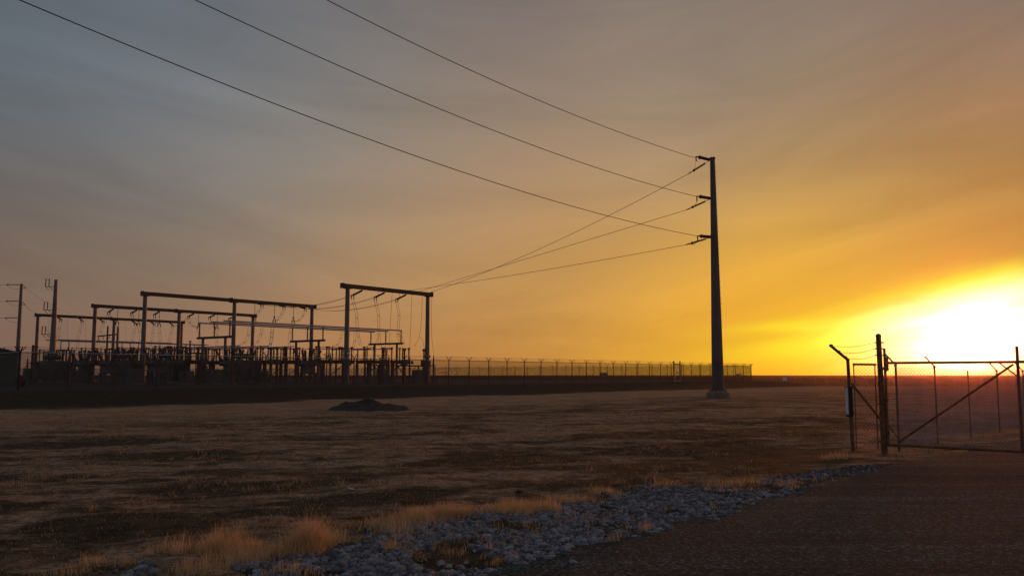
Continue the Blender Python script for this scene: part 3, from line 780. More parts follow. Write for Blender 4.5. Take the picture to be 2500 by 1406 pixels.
# ------------------------------------------------------------------ substation frame helpers
def BP(px, py, b):                    # where the sight line meets the plane of constant b
    d = ray(px, py); k = (b) / (d.x * SB.x + d.y * SB.y)
    return Vector((0, 0, H)) + d * k
def AP(px, py, a):
    d = ray(px, py); k = a / (d.x * SA.x + d.y * SA.y)
    return Vector((0, 0, H)) + d * k
def AB(a, b, z=0.0): return SA * a + SB * b + Vector((0, 0, z))
ZT = 11.45                            # top of the frames
Z0 = PAD
def gantry(label, b, cols, endx, attach, hang, lean, lamps=False):
    bb = AB((BP(cols[0][0], cols[0][1], b)).dot(SA), b, Z0)
    g = thing('line_gantry', bb, label, 'gantry', 'steel line gantries in the substation')
    AS = []
    for (px, py) in cols:
        a = BP(px, py, b).dot(SA); AS.append(a); base = AB(a, b, Z0)
        m = MB(); m.lathe(base + Vector((0, 0, .12)), AB(a, b, ZT - .48), [(0, .30), (1, .235)], 14); cl = m.build('column', STEEL, g)
        MB().lathe(base - Vector((0, 0, .2)), base + Vector((0, 0, .14)), [(0, .5), (1, .5)], 16).build('footing', CONC, cl)
        MB().box(AB(a, b, ZT - .51), (.85, .6, .05), SA).build('cap_plate', DARKST, cl)
        if lamps:
            f = AB(a, b, 3.3)
            toc = -SB * .34
            MB().ball(f + toc + Vector((0, 0, .55)), .17).build('floodlight', LENS, cl)
            MB().box(f + toc - Vector((0, 0, .3)), (.42, .12, .6), SA).build('switch_box', EQUIP, cl)
    aL = BP(endx[0][0], endx[0][1], b).dot(SA); aR = BP(endx[1][0], endx[1][1], b).dot(SA)
    m = MB(); m.box(AB((aL + aR) / 2, b, ZT - .24), (aR - aL, .42, .44), SA)
    beam = m.build('beam', DARKST, g)
    for a in (aL, aR): MB().box(AB(a, b, ZT - .24), (.10, .62, .56), SA).build('end_plate', DARKST, beam)
    for a in AS[1:-1]: MB().box(AB(a - .55, b, ZT - .24), (.14, .6, .62), SA).build('splice_plate', DARKST, beam)
    tips = []
    for (px, py, tx, ty) in attach:
        a = BP(px, py, b).dot(SA); p = AB(a, b + (0.22 if lean > 0 else -.22), ZT - .42)
        q = BP(tx, ty, b + lean)
        s = string(g, p, q, .12, .16)
        y = MB(); y.box(q, (.45, .10, .10), SA)
        for k in (-1, 1): y.bar(q + SA * (.17 * k), q + SA * (.17 * k) + Vector((0, 0, -.42)), .09)
        y.build('yoke', DARKST, s)
        tips.append(q)
    hs = []
    for (px, py, ex, ey) in hang:
        a = BP(px, py, b).dot(SA); p = AB(a, b, ZT - .46); z2 = BP(ex, ey, b).z; q = AB(a, b, z2)
        s = MB().tube(p, q + Vector((0, 0, .25)), .035, n=6).build('suspension_insulator', INS, g)
        y = MB(); y.lathe(q + Vector((0, 0, .45)), q + Vector((0, 0, .25)), [(0, .04), (.5, .16), (1, .04)], 8)
        for k in (-1, 1):
            y.bar(q + Vector((0, 0, .25)), q + SA * (.22 * k) - Vector((0, 0, .15)), .07)
            y.bar(q + SA * (.22 * k) - Vector((0, 0, .15)), q + SA * (.22 * k) - Vector((0, 0, .5)), .10)
        y.bar(q - SA * .22 - Vector((0, 0, .15)), q + SA * .22 - Vector((0, 0, .15)), .06)
        y.build('yoke', DARKST, s)
        hs.append(q - Vector((0, 0, .5)))
    return g, tips, hs
B1, B2, B3, B4 = 72.3, 98.0, 121.0, 147.0
g1_, t1, _ = gantry('nearest steel gantry of one span with two floodlit columns at the right end', B1, [(849, 697), (1044.5, 714)], [(836, 692), (1053, 712)],
    [(892, 700, 861, 721), (946.6, 706.7, 916.5, 725.5), (999, 711, 969, 730.5)], [], 2.0, True)
g2_, t2, h2 = gantry('two-span steel gantry behind the tubular busbars, second from the right', B2, [(355, 715), (573, 733), (762, 748)], [(347, 712), (769, 745)],
    [(623.7, 735, 639.7, 743), (675.5, 738.7, 693.5, 748), (725, 743, 745.5, 753)], [(622.7, 735, 621.5, 778), (670.8, 739, 669, 780), (717, 742, 715.5, 781)], -2.0)
g3_, t3, h3 = gantry('two-span steel gantry with insulators leaning left, third from the right', B3, [(233, 743), (438, 756), (618, 770)], [(226, 740), (624, 767)],
    [(280.7, 746.7, 266, 761.5), (338.4, 749.7, 322, 763.5), (393, 753.7, 377.5, 767.5), (477.9, 758.7, 461, 772), (528.7, 761.7, 512, 774.5), (578, 766, 560, 777.5)],
    [(288, 747, 287.3, 785), (340, 751, 339.6, 788), (390, 754, 389.3, 790), (485.5, 761, 484.7, 796), (531, 764, 530.2, 797)], 2.0)
g4_, t4, h4 = gantry('farthest steel gantry, leftmost, its beam crossing the tall monopole', B4, [(93, 768), (279, 779), (444, 785)], [(87, 766), (449, 783)],
    [(138.7, 768.8, 148.3, 779.5), (191, 772, 200.6, 782.7), (240.8, 774.6, 251.8, 785), (319.5, 778.6, 330.5, 789), (365.3, 781.6, 376.3, 791), (412, 784.6, 422, 794)], [], -2.0)
g5_tips = []
# spans of paired conductor between gantries
def span_pair(p, q, sag, label, group):
    t = thing('conductor_pair', p, label, 'power line', group)
    for s in (-1, 1):
        P = [p.lerp(q, u) + SA * (.17 * s) + Vector((0, 0, -4 * sag * u * (1 - u))) for u in np.linspace(0, 1, 22)]
        MB().path(P, .019, 5).build('conductor', WIRE, t)
for i in range(3):
    span_pair(t1[i], t2[i], .75, ['left', 'middle', 'right'][i] + ' of the paired wires between the nearest gantry and the two-span gantry', 'paired wires slung between gantries')
# S3 left-going spans toward S4
for i, (u, v) in enumerate([(0, 2), (1, 3), (2, 4), (3, 5)]):
    span_pair(t3[u], t4[v], .55, ['first', 'second', 'third', 'fourth'][i] + ' from the left of the paired wires between the two rear gantries', 'paired wires slung between gantries')
# lines from pole to nearest gantry, landing on its far side
for i, (px, py) in enumerate([(1052, 708), (1022, 704), (985, 701.5)]):
    p = ends_low[i]; a = BP(px, py, B1).dot(SA); q = AB(a - [1.2, 0.9, .6][i], B1 - .25, ZT - .25)
    fitp = {0: (1280, 625), 1: (1280, 633), 2: (1400, 647)}[i]
    best = None
    for sag in np.linspace(0, 4, 81):
        P = [p.lerp(q, u) + Vector((0, 0, -4 * sag * u * (1 - u))) for u in np.linspace(0, 1, 60)]
        e = 1e9
        for v in P:
            d = v - Vector((0, 0, H)); f_ = d.y * math.cos(TH) + d.z * math.sin(TH); sx2 = 1250 + FPX * d.x / f_; sy2 = 703 - FPX * (-d.y * math.sin(TH) + d.z * math.cos(TH)) / f_
            if abs(sx2 - fitp[0]) < 6: e = min(e, abs(sy2 - fitp[1]))
        if best is None or e < best[0]: best = (e, sag, P)
    P = best[2]
    MBo = MB().path(P, .019, 6).build('power_line', WIRE)
    tag(MBo, names3[i] + ' of the three wires descending from the steel pole to the nearest gantry', 'power line', 'wires from the pole to the gantry')

# drops of paired cable
def drop(pxs, bb0, bb1, label, sep=.17, r=.018, start=None, group='looping drop cables', single=False):
    n = len(pxs); P = []
    for k, (px, py) in enumerate(pxs):
        b = bb0 + (bb1 - bb0) * k / (n - 1); P.append(BP(px, py, b))
    if start is not None: P[0] = start
    # smooth through the points
    Q = []
    for k in range(n - 1):
        p0 = P[max(k - 1, 0)]; p1 = P[k]; p2 = P[k + 1]; p3 = P[min(k + 2, n - 1)]
        for t in np.linspace(0, 1, 7)[:-1]:
            Q.append(.5 * ((2 * p1) + (-p0 + p2) * t + (2 * p0 - 5 * p1 + 4 * p2 - p3) * t * t + (-p0 + 3 * p1 - 3 * p2 + p3) * t ** 3))
    Q.append(P[-1])
    t_ = thing('drop_cable', P[0], label, 'cable', group)
    for s in ((0,) if single else (-1, 1)):
        MB().path([q + SA * (sep * s) for q in Q], r, 5).build('conductor', WIRE, t_)
    if not single:
        for k in (len(Q) // 3, 2 * len(Q) // 3):
            MB().bar(Q[k] - SA * sep, Q[k] + SA * sep, .05).build('spacer', DARKST, t_)
    return t_
dn = Vector((0, 0, -.42))
drop([(862, 722), (870, 765), (872, 800), (877, 830), (881, 843)], B1 + 2, 76, 'left twin cable hanging from the nearest gantry onto the switch', start=t1[0] + dn)
drop([(918, 727), (924, 770), (925, 815), (929, 846)], B1 + 2, 76, 'middle twin cable hanging from the nearest gantry onto the switch', start=t1[1] + dn)
drop([(971, 733), (974, 770), (972, 815), (979, 846)], B1 + 2, 76, 'right twin cable hanging from the nearest gantry onto the switch', start=t1[2] + dn)
drop([(925, 818), (921, 830), (912, 845)], 75, 76, 'short curved tail branching from the middle twin cable', single=True)
drop([(972, 818), (982, 824), (988, 842)], 75, 76, 'short curved tail branching from the right twin cable', single=True)
for (pp, lb) in [([(957.9, 708), (953, 790), (950, 859)], 'thin single cable left of centre hanging from the nearest gantry to an arrester'),
                 ([(1006, 712), (1003, 790), (1000, 859)], 'thin single cable right of centre hanging from the nearest gantry to an arrester'),
                 ([(1031, 714), (1029, 780), (1023, 822), (1012, 845)], 'thin single cable curving from the gantry corner to the switch'),
                 ([(1055, 708), (1053, 760), (1054, 820), (1058.6, 862)], 'thin single cable outside the right column of the nearest gantry'),
                 ([(1024, 824), (1032, 830), (1037, 858)], 'short tail curving to the right column floodlight of the nearest gantry'),
                 ([(926.5, 705), (924, 716), (923, 728)], 'short link wire under the beam of the nearest gantry, left'),
                 ([(979, 709), (975, 720), (974, 732)], 'short link wire under the beam of the nearest gantry, right')]:
    drop(pp, B1, B1 + .3 if 'link' in lb else 75, lb, single=True)
# behind: two-span gantry
drop([(640, 746), (632, 760), (624, 775), (621, 781)], B2 - 2, B2, 'twin jumper arc at the left phase of the gantry behind the busbars', start=t2[0] + dn)
drop([(694, 750), (687, 768), (678, 781), (670, 784)], B2 - 2, B2, 'twin jumper arc at the middle phase of the gantry behind the busbars', start=t2[1] + dn)
drop([(746, 756), (739, 771), (729, 782), (717, 785)], B2 - 2, B2, 'twin jumper arc at the right phase of the gantry behind the busbars', start=t2[2] + dn)
drop([(669, 786), (663, 812), (661, 838), (660, 862)], B2, 92, 'long twin cable dropping from the middle yoke behind the busbars', start=h2[1])
drop([(715.5, 787), (708, 812), (706, 838), (710, 862)], B2, 92, 'long twin cable dropping from the right yoke behind the busbars', start=h2[2])
drop([(621.5, 783), (618, 810), (616, 840), (612, 862)], B2, 92, 'long twin cable dropping from the left yoke behind the busbars', start=h2[0])
drop([(609, 797), (606, 818), (597, 836), (577, 846)], 92.4, 88, 'leftmost twin cable looping down from the tubular busbars to the low bus')
drop([(640, 799.5), (637, 816), (629, 834), (611, 850)], 89.4, 86, 'second twin cable looping down from the tubular busbars to the low bus')
drop([(665, 803), (664, 822), (660, 840), (655, 851)], 86.5, 86, 'third twin cable looping down from the tubular busbars to the low bus')
drop([(836, 805), (832, 825), (824, 841), (803, 851)], 92.4, 88, 'twin cable looping down from the busbars just left of the nearest gantry column')
drop([(852, 808), (850, 826), (845, 842), (834, 852)], 89.4, 84, 'twin cable looping down behind the left column of the nearest gantry')
drop([(867, 812), (866, 832), (862, 848), (857, 857)], 86.5, 82, 'twin cable looping down from the busbars just right of the left column')
for i, (pp, s) in enumerate([([(287, 790), (288, 812), (286, 850)], h3[0]), ([(339.6, 794), (343, 820), (341, 852)], h3[1]), ([(389, 795), (391, 822), (389, 852)], h3[2]), ([(484.7, 801), (488, 825), (488, 852)], h3[3]), ([(530, 803), (530, 825), (529, 852)], h3[4])]):
    drop(pp, B3, 112, ['first', 'second', 'third', 'fourth', 'fifth'][i] + ' twin cable from the left hanging straight from the third gantry', start=s, group='straight drops of the third gantry')
for i, (k, pp) in enumerate([(0, [(266, 765), (276, 783), (287, 789)]), (1, [(322, 768), (325, 785), (339, 792)]), (2, [(377, 771), (380, 786), (389, 793)]), (3, [(461, 776), (466, 793), (485, 800)]), (4, [(512, 779), (520, 796), (530, 802)]), (5, [(560, 782), (566, 800), (574, 805)])]):
    drop(pp, B3 + 2, B3, ['first', 'second', 'third', 'fourth', 'fifth', 'sixth'][i] + ' short twin jumper from the left under the third gantry beam', start=t3[k] + dn, group='short jumpers of the third gantry')
for i, pp in enumerate([[(148, 783), (143, 812), (140, 838)], [(200.6, 786), (192, 820), (188, 868)], [(251.8, 789), (243, 820), (239, 845)], [(330.5, 793), (325, 822), (323, 850)], [(376, 795), (371, 822), (366, 852)], [(422, 798), (415, 822), (409, 850)]]):
    drop(pp, B4 - 2, B4 - 14, ['first', 'second', 'third', 'fourth', 'fifth', 'sixth'][i] + ' slanting twin cable from the left below the farthest gantry', start=t4[i] + dn, group='slanting drops of the farthest gantry')
for i, pp in enumerate([[(166, 770), (165, 800), (167, 850)], [(209, 774), (209, 800), (209, 850)], [(304, 782), (307, 810), (309, 835)], [(121, 768), (119, 800), (117, 860)]]):
    drop(pp, B4, B4 - 8, ['second', 'third', 'rightmost', 'leftmost'][i] + ' of the thin single wires hanging straight below the farthest gantry beam', single=True, r=.014, group='thin hanging wires of the farthest gantry')

# ------------------------------------------------------------------ tubular busbars and their stands
ZB = 7.7
def bus(pl, pr, b, z, label, group, r=.085):
    a0 = AP_z(pl, b, z); a1 = AP_z(pr, b, z)
    o = MB().tube(AB(a0, b, z), AB(a1, b, z), r, n=10)
    return tag(o.build('busbar_tube', ALU, None, False), label, 'busbar', group)
def AP_z(px, b, z):
    """a of the point on line (b, z) seen in column px (solve by iteration)"""
    lo, hi = -50, 260
    for _ in range(60):
        m_ = (lo + hi) / 2; v = AB(m_, b, z); d = v - Vector((0, 0, H)); f_ = d.y * math.cos(TH) + d.z * math.sin(TH)
        x = 1250 + FPX * d.x / f_
        if x < px: lo = m_
        else: hi = m_
    return (lo + hi) / 2
def BPz(px, a, z):
    lo, hi = 58, 400
    for _ in range(60):
        m_ = (lo + hi) / 2; v = AB(a, m_, z); d = v - Vector((0, 0, H)); f_ = d.y * math.cos(TH) + d.z * math.sin(TH)
        x = 1250 + FPX * d.x / f_
        if x > px: lo = m_
        else: hi = m_
    return (lo + hi) / 2
for (l, r_, b, lb) in [(545.5, 980.7, 86.3, 'nearest'), (514.7, 947.7, 89.3, 'middle'), (485, 914.7, 92.3, 'farthest')]:
    bus(l, r_, b, ZB, lb + ' of three parallel aluminium bus tubes crossing behind the nearest gantry', 'right-hand bus tubes')
for (l, r_, b, lb) in [(141, 420, 156, 'nearest'), (111, 509, 159, 'middle'), (150, 500, 162, 'farthest')]:
    bus(l, r_, b, ZB, lb + ' of three parallel aluminium bus tubes low behind the two left gantries', 'left-hand bus tubes')
def bus_stand(a, bs, z, label, group):
    b0, b1 = min(bs) - .35, max(bs) + .35; base = AB(a, (b0 + b1) / 2, Z0)
    t = thing('bus_support', base, label, 'bus support', group)
    zt = z - 1.65
    MB().box(AB(a, (b0 + b1) / 2, zt - .12), (b1 - b0, .24, .26), SB).build('crossbeam', DARKST, t)
    for b in bs:
        MB().sheds(AB(a, b, zt), AB(a, b, z - .12), .13, 9).build('post_insulator', INS, t)
        MB().box(AB(a, b, z - .05), (.2, .12, .16), SA).build('bus_clamp', ALU, t)
    L = b1 - b0
    for b in (b0 + L * .17, b1 - L * .17):
        MB().box(AB(a, b, (zt - .25 + Z0) / 2), (.22, .22, zt - .25 - Z0), SB).build('leg', STEEL, t)
    return t
for px, lb in [(524, 'left'), (751, 'middle'), (942, 'right')]:
    a = AP_z(px, 89.3, ZB); bus_stand(a, (86.3, 89.3, 92.3), ZB, lb + ' of the three tall two-legged stands under the right-hand bus tubes', 'stands under the right-hand bus tubes')
for px, lb in [(149, 'left'), (318, 'middle'), (475, 'right')]:
    a = AP_z(px, 159, ZB); bus_stand(a, (156, 159, 162), ZB, lb + ' of the three tall two-legged stands under the left-hand bus tubes', 'stands under the left-hand bus tubes')
# low cross bus on single-legged stands
ZL = 4.95
def low_bus(a, b0, b1, stands, lb, gr):
    o = MB().tube(AB(a, b0, ZL), AB(a, b1, ZL), .06, n=8).build('busbar_tube', ALU); tag(o, lb, 'busbar', gr)
    for k, b in enumerate(stands):
        t = thing('bus_support', AB(a, b, Z0), 'single-legged stand ' + ['near end', 'middle', 'far end', 'farthest end'][k] + ' under the ' + lb, 'bus support', 'single-legged bus stands')
        MB().sheds(AB(a, b, 3.55), AB(a, b, ZL - .08), .14, 8).build('post_insulator', INS, t)
        MB().box(AB(a, b, 3.48), (.5, .5, .10), SA).build('cap_plate', DARKST, t)
        MB().box(AB(a, b, (3.43 + Z0) / 2), (.2, .2, 3.43 - Z0), SA).build('leg', STEEL, t)
        MB().box(AB(a, b, ZL), (.2, .18, .16), SA).build('bus_clamp', ALU, t)
low_bus(60, 86.0, 113, (87.5, 100, 111), 'left low bus tube running back across the left bay', 'low bus tubes')
low_bus(62.8, 84.5, 109, (86, 97, 106), 'middle low bus tube running back across the left bay', 'low bus tubes')
low_bus(65.6, 83.5, 106, (85, 94, 103), 'right low bus tube running back across the left bay', 'low bus tubes')
low_bus(74, 83.5, 91, (84.5, 90), 'short low bus tube behind the finned breaker, left', 'low bus tubes')
low_bus(76.8, 82.5, 90, (83.5, 89), 'short low bus tube behind the finned breaker, middle', 'low bus tubes')
low_bus(79.6, 81.5, 89, (82.5, 88), 'short low bus tube behind the finned breaker, right', 'low bus tubes')

# ------------------------------------------------------------------ switchgear prototypes, built at the origin along +x
def arc(p, q, up, n=9):
    p, q = Vector(p), Vector(q)
    return [p.lerp(q, t) + Vector((0, 0, up)) * math.sin(math.pi * t) for t in np.linspace(0, 1, n)]
def make_switch(L, label, group):
    t = thing('disconnect_switch', (0, 0, 0), label, 'disconnect switch', group)
    zt = 2.55
    for s in (-1, 1):
        MB().box((0, s * .45, zt - .15), (L, .12, .28)).build('platform_beam', DARKST, t)
    for x in (-L * .36, -L * .12, L * .12, L * .36) if L > 6 else (-L * .3, L * .3):
        lg = MB().box((x, 0, (zt - .29) / 2), (.22, .38, zt - .29)).build('leg', STEEL, t)
    br = MB()
    if L > 6:
        for s in (-1, 1):
            br.bar((s * L * .12, 0, .5 * zt), (s * L * .30, 0, zt - .35), .10)
            br.bar((s * L * .36, 0, .4 * zt), (s * L * .2, 0, zt - .35), .08)
    else: br.bar((-L * .28, 0, .3), (L * .28, 0, zt - .4), .07)
    br.build('brace', DARKST, t)
    ph_ = (-L * .36, 0, L * .36)
    for x in ph_:
        for dx in (-.75, -.25, .8):
            MB().box((x + dx, 0, zt + .06), (.34, 1.1, .12)).build('channel', DARKST, t)
            i_ = MB().sheds((x + dx, 0, zt + .12), (x + dx, 0, zt + 1.50), .13, 8).build('post_insulator', INS, t)
        bl = MB(); bl.tube((x - .8, 0, zt + 1.57), (x + .95, 0, zt + 1.57), .035, n=6); bl.box((x - .75, 0, zt + 1.57), (.28, .16, .16)); bl.box((x + .8, 0, zt + 1.57), (.22, .16, .2))
        bl.tube((x - .25, 0, zt + 1.5), (x - .25, 0, zt + 1.75), .04, n=6)
        bl.build('blade', DARKST, t)
        MB().path(arc((x + .9, 0, zt + 1.6), (x + 1.9, .9, zt + .95), .42), .018, 5).build('jumper_wire', WIRE, t)
    return t
def make_breaker(label, group):
    t = thing('circuit_breaker', (0, 0, 0), label, 'circuit breaker', group)
    for x in (-.75, .75):
        for y in (-.55, .55): MB().box((x, y, .55), (.12, .12, 1.1)).build('leg', STEEL, t)
    fr_ = MB(); fr_.bar((-.75, -.55, .2), (-.75, .55, 1.0), .06); fr_.bar((.75, -.55, .2), (.75, .55, 1.0), .06); fr_.box((0, 0, 1.12), (1.75, 1.3, .12)); fr_.build('frame', DARKST, t)
    MB().box((-.1, -.2, 1.75), (1.1, .8, 1.1)).build('control_cabinet', EQUIP, t)
    for k, x in enumerate((-.62, 0, .62)):
        tk = MB().lathe((x, -.75, 2.15), (x, .75, 2.15), [(0, .2), (.04, .27), (.96, .27), (1, .2)], 12).build('tank', EQUIP, t)
        for s in (-1, 1):
            d = Vector((x * .62, s * .42, 1.0)).normalized(); p = Vector((x, s * .42, 2.35))
            MB().lathe(p, p + d * .3, [(0, .2), (1, .18)], 10).build('bushing_collar', EQUIP, tk)
            MB().sheds(p + d * .3, p + d * 1.45, .16, 9).build('bushing', INS, tk)
    for x in (-.62, .62):
        MB().path(arc((x * 1.9, .9, 3.55), (x * 1.2 + 1.2, 1.2, 3.5), .45), .018, 5).build('jumper_wire', WIRE, t)
    return t
def make_transformer(label, group):
    t = thing('power_transformer', (0, 0, 0), label, 'transformer', group)
    MB().box((0, 0, .15), (3.4, 2.2, .3)).build('plinth', CONC, t)
    MB().box((0, 0, 1.45), (2.6, 1.5, 2.3)).build('tank', EQUIP, t)
    for s in (-1, 1):
        r_ = MB()
        for k in range(9): r_.box((s * 1.55, -.68 + k * .17, 1.35), (.42, .04, 1.7))
        r_.build('radiator', EQUIP, t)
    MB().lathe((-1.0, .5, 3.05), (1.0, .5, 3.05), [(0, .25), (.03, .3), (.97, .3), (1, .25)], 12).build('conservator', EQUIP, t)
    for k in range(3):
        x = -.8 + k * .8; MB().sheds((x, -.3, 2.6), (x * 1.15, -.55, 3.75), .15, 9).build('bushing', INS, t)
    MB().box((.5, -.85, 1.3), (.7, .2, 1.0)).build('control_box', EQUIP, t)
    return t
def make_arrester(label, group, zb=2.0):
    t = thing('surge_arrester', (0, 0, 0), label, 'surge arrester', group)
    MB().box((0, 0, zb / 2), (.16, .16, zb)).build('leg', STEEL, t)
    MB().box((0, 0, zb + .04), (.45, .45, .08)).build('cap_plate', DARKST, t)
    MB().lathe((0, 0, zb + .08), (0, 0, zb + 1.35), [(0, .13), (.3, .12), (.55, .10), (.75, .05), (.9, .03), (1, .015)], 8).build('body', INS, t)
    return t
def make_ct(label, group):
    t = thing('instrument_transformer', (0, 0, 0), label, 'instrument transformer', group)
    MB().box((0, 0, 1.05), (.24, .24, 2.1)).build('leg', STEEL, t)
    MB().box((0, 0, 2.4), (.6, .5, .6)).build('base_tank', EQUIP, t)
    MB().sheds((0, 0, 2.7), (0, 0, 3.75), .19, 9).build('bushing', INS, t)
    MB().lathe((0, 0, 3.75), (0, 0, 4.05), [(0, .16), (.3, .22), (.8, .22), (1, .1)], 10).build('head', EQUIP, t)
    return t
RA = math.atan2(SA.y, SA.x)
def place(proto, first, px, b, z, label, rz=RA):
    a = AP_z(px, b, z)
    loc = AB(a, b, Z0)
    if first:
        proto.location = loc; proto.rotation_euler = (0, 0, rz); proto['label'] = label
        return proto
    return dup(proto, loc, rz, label)
SG = 'disconnect switches on steel platforms'
sw = make_switch(8.0, 'x', SG)
big = [(944, 76, 'large disconnect switch on a four-legged platform between the nearest gantry columns'),
       (380, 108, 'large disconnect switch below the third drop cable of the third gantry'),
       (165, 118, 'large disconnect switch right of the tall monopole base'),
       (470, 96, 'large disconnect switch in front of the left two-legged bus stand'),
       (300, 124, 'large disconnect switch between the second and third gantry columns, far left')]
for k, (px, b, lb) in enumerate(big): place(sw, k == 0, px, b, 3.0, lb)
sm_ = make_switch(5.2, 'y', 'small disconnect switches')
small = [(815, 79, 'small two-legged disconnect switch left of the nearest gantry'), (672, 88, 'small disconnect switch at the foot of the long twin cables'),
         (712, 86, 'small disconnect switch just left of the breaker with fanned bushings'), (596, 92, 'small disconnect switch right of the middle gantry column'), (430, 92, 'small disconnect switch left of the busbar stand'),
         (250, 106, 'small disconnect switch right of the leftmost column of the third gantry'), (540, 99, 'small disconnect switch behind the left busbar stand'), (125, 128, 'small disconnect switch at the foot of the tall monopole'), (340, 100, 'small disconnect switch beside the first column of the second gantry')]
for k, (px, b, lb) in enumerate(small): place(sm_, k == 0, px, b, 3.0, lb)
bk = make_breaker('b', 'circuit breakers with fanned bushings')
for k, (px, b, lb) in enumerate([(750, 77, 'circuit breaker with six fanned bushings left of the nearest gantry'), (385, 84, 'circuit breaker with fanned bushings right of the second gantry left column'),
        (268, 92, 'circuit breaker with fanned bushings right of the third gantry left column'), (560, 82, 'circuit breaker with fanned bushings beside the middle column of the second gantry'), (205, 100, 'circuit breaker with fanned bushings left of the third gantry left column')]):
    place(bk, k == 0, px, b, 2.0, lb)
tr = make_transformer('t', 'power transformers')
for k, (px, b, lb) in enumerate([(597, 84, 'finned power transformer standing right of the second gantry middle column'), (415, 88, 'finned power transformer in the dark middle of the yard'), (130, 108, 'finned power transformer beneath the tall monopole'), (310, 96, 'finned power transformer left of the second gantry')]):
    place(tr, k == 0, px, b, 2.0, lb, RA if k % 2 == 0 else RA + math.pi / 2)
ar = make_arrester('a', 'slender surge arresters')
for k, (px, b, lb) in enumerate([(949, 74, 'surge arrester at the foot of the left thin cable under the nearest gantry'), (999.8, 74, 'surge arrester at the foot of the right thin cable under the nearest gantry'), (1058.5, 70, 'surge arrester outside the right column of the nearest gantry'),
        (109, 118, 'surge arrester left of the monopole, on a post'), (165, 112, 'surge arrester right of the monopole, left of the switch'), (210, 106, 'surge arrester between the monopole and the third gantry'), (66, 120, 'surge arrester near the dark green building')]):
    place(ar, k == 0, px, b, 2.0, lb)
WH = ['just left of the first column of the third gantry', 'just right of the first column of the third gantry', 'left of the first column of the second gantry', 'against the first column of the second gantry',
      'right of the finned breaker beside the second gantry', 'left of the rear third-gantry column', 'left of the small far wooden pole', 'under the left end of the long bus tubes', 'between the legs of the left busbar stand', 'beside the middle column of the second gantry',
      'left of the rightmost column of the third gantry', 'beside the grey cabinet left of the twin instrument transformers', 'left of the middle busbar stand', 'at the left foot of the middle busbar stand', 'right of the right column of the second gantry', 'midway between the second and nearest gantries',
      'just right of the left column of the nearest gantry', 'at the left foot of the right busbar stand']
for k, (px, b) in enumerate([(228, 98), (246, 112), (322, 92), (352, 118), (402, 100), (442, 90), (488, 104), (520, 94), (552, 90), (583, 100), (607, 95), (648, 90), (700, 92), (728, 84), (782, 88), (806, 74), (870, 90), (905, 82)]):
    a = AP_z(px, b, 2.0); dup(ar, AB(a, b, Z0), RA, 'surge arrester ' + WH[k], 'slender surge arresters')
ct = make_ct('c', 'instrument transformers')
for k, (px, b, lb) in enumerate([(936, 73, 'instrument transformer with a box tank, left one under the nearest gantry'), (987, 73, 'instrument transformer with a box tank, middle one under the nearest gantry'), (1035, 73, 'instrument transformer with a box tank beside the right column'),
        (661, 82, 'left instrument transformer of the pair under the long twin cable'), (676, 82, 'right instrument transformer of the pair under the long twin cable'), (500, 88, 'instrument transformer left of the left busbar stand'), (452, 100, 'instrument transformer right of the small far pole'),
        (345, 110, 'instrument transformer behind the first column of the second gantry'), (290, 110, 'instrument transformer below the wooden frame poles'), (176, 124, 'instrument transformer behind the surge arresters at far left'), (850, 84, 'instrument transformer behind the left column of the nearest gantry')]):
    place(ct, k == 0, px, b, 2.5, lb)
# low rail beam tying the three instrument transformers under the nearest gantry
a0, a1 = AP_z(925, 73, 2.7), AP_z(1059, 73, 2.7)
t = thing('equipment_beam', AB(a0, 73, Z0), 'low horizontal steel beam on posts below the nearest gantry switch', 'beam')
MB().box(AB((a0 + a1) / 2, 73.4, 2.72), (a1 - a0, .12, .16), SA).build('rail', DARKST, t)
for u in (.03, .5, .75, .97):
    MB().box(AB(a0 + (a1 - a0) * u, 73.4, (2.64 + Z0) / 2), (.12, .12, 2.64 - Z0), SA).build('post', STEEL, t)
for i, (px, b, z, w_, lb) in enumerate([(640, 80, 1.3, 1.2, 'grey control cabinet left of the pair of instrument transformers'), (525, 80, 1.4, 1.5, 'grey control cabinet in front of the left busbar stand'), (455, 78, 1.2, 1.3, 'grey control cabinet in the dark middle of the yard'), (330, 84, 1.5, 1.6, 'grey control cabinet left of the second gantry first column'),
        (1019, 70, 1.4, 1.2, 'dark control cabinet between the nearest gantry columns, right'), (75, 100, 1.5, 1.4, 'pale control cabinet near the dark green building'), (190, 90, 1.2, 1.5, 'grey control cabinet left of the third gantry'), (560, 74, .9, 1.0, 'low grey cabinet near the front fence')]):
    a = AP_z(px, b, z); base = AB(a, b, Z0)
    t = thing('control_cabinet', base, lb, 'cabinet', 'control cabinets')
    MB().box(base + Vector((0, 0, z / 2 + .12)), (w_, .6, z), SA).build('case', EQUIP, t)
    MB().box(base + Vector((0, 0, .06)), (w_ + .2, .8, .12), SA).build('plinth', CONC, t)
    MB().box(base + Vector((0, 0, z / 2 + .12)) - SB * .32, (w_ * .44, .03, z * .86), SA).build('door', EQUIP, t)

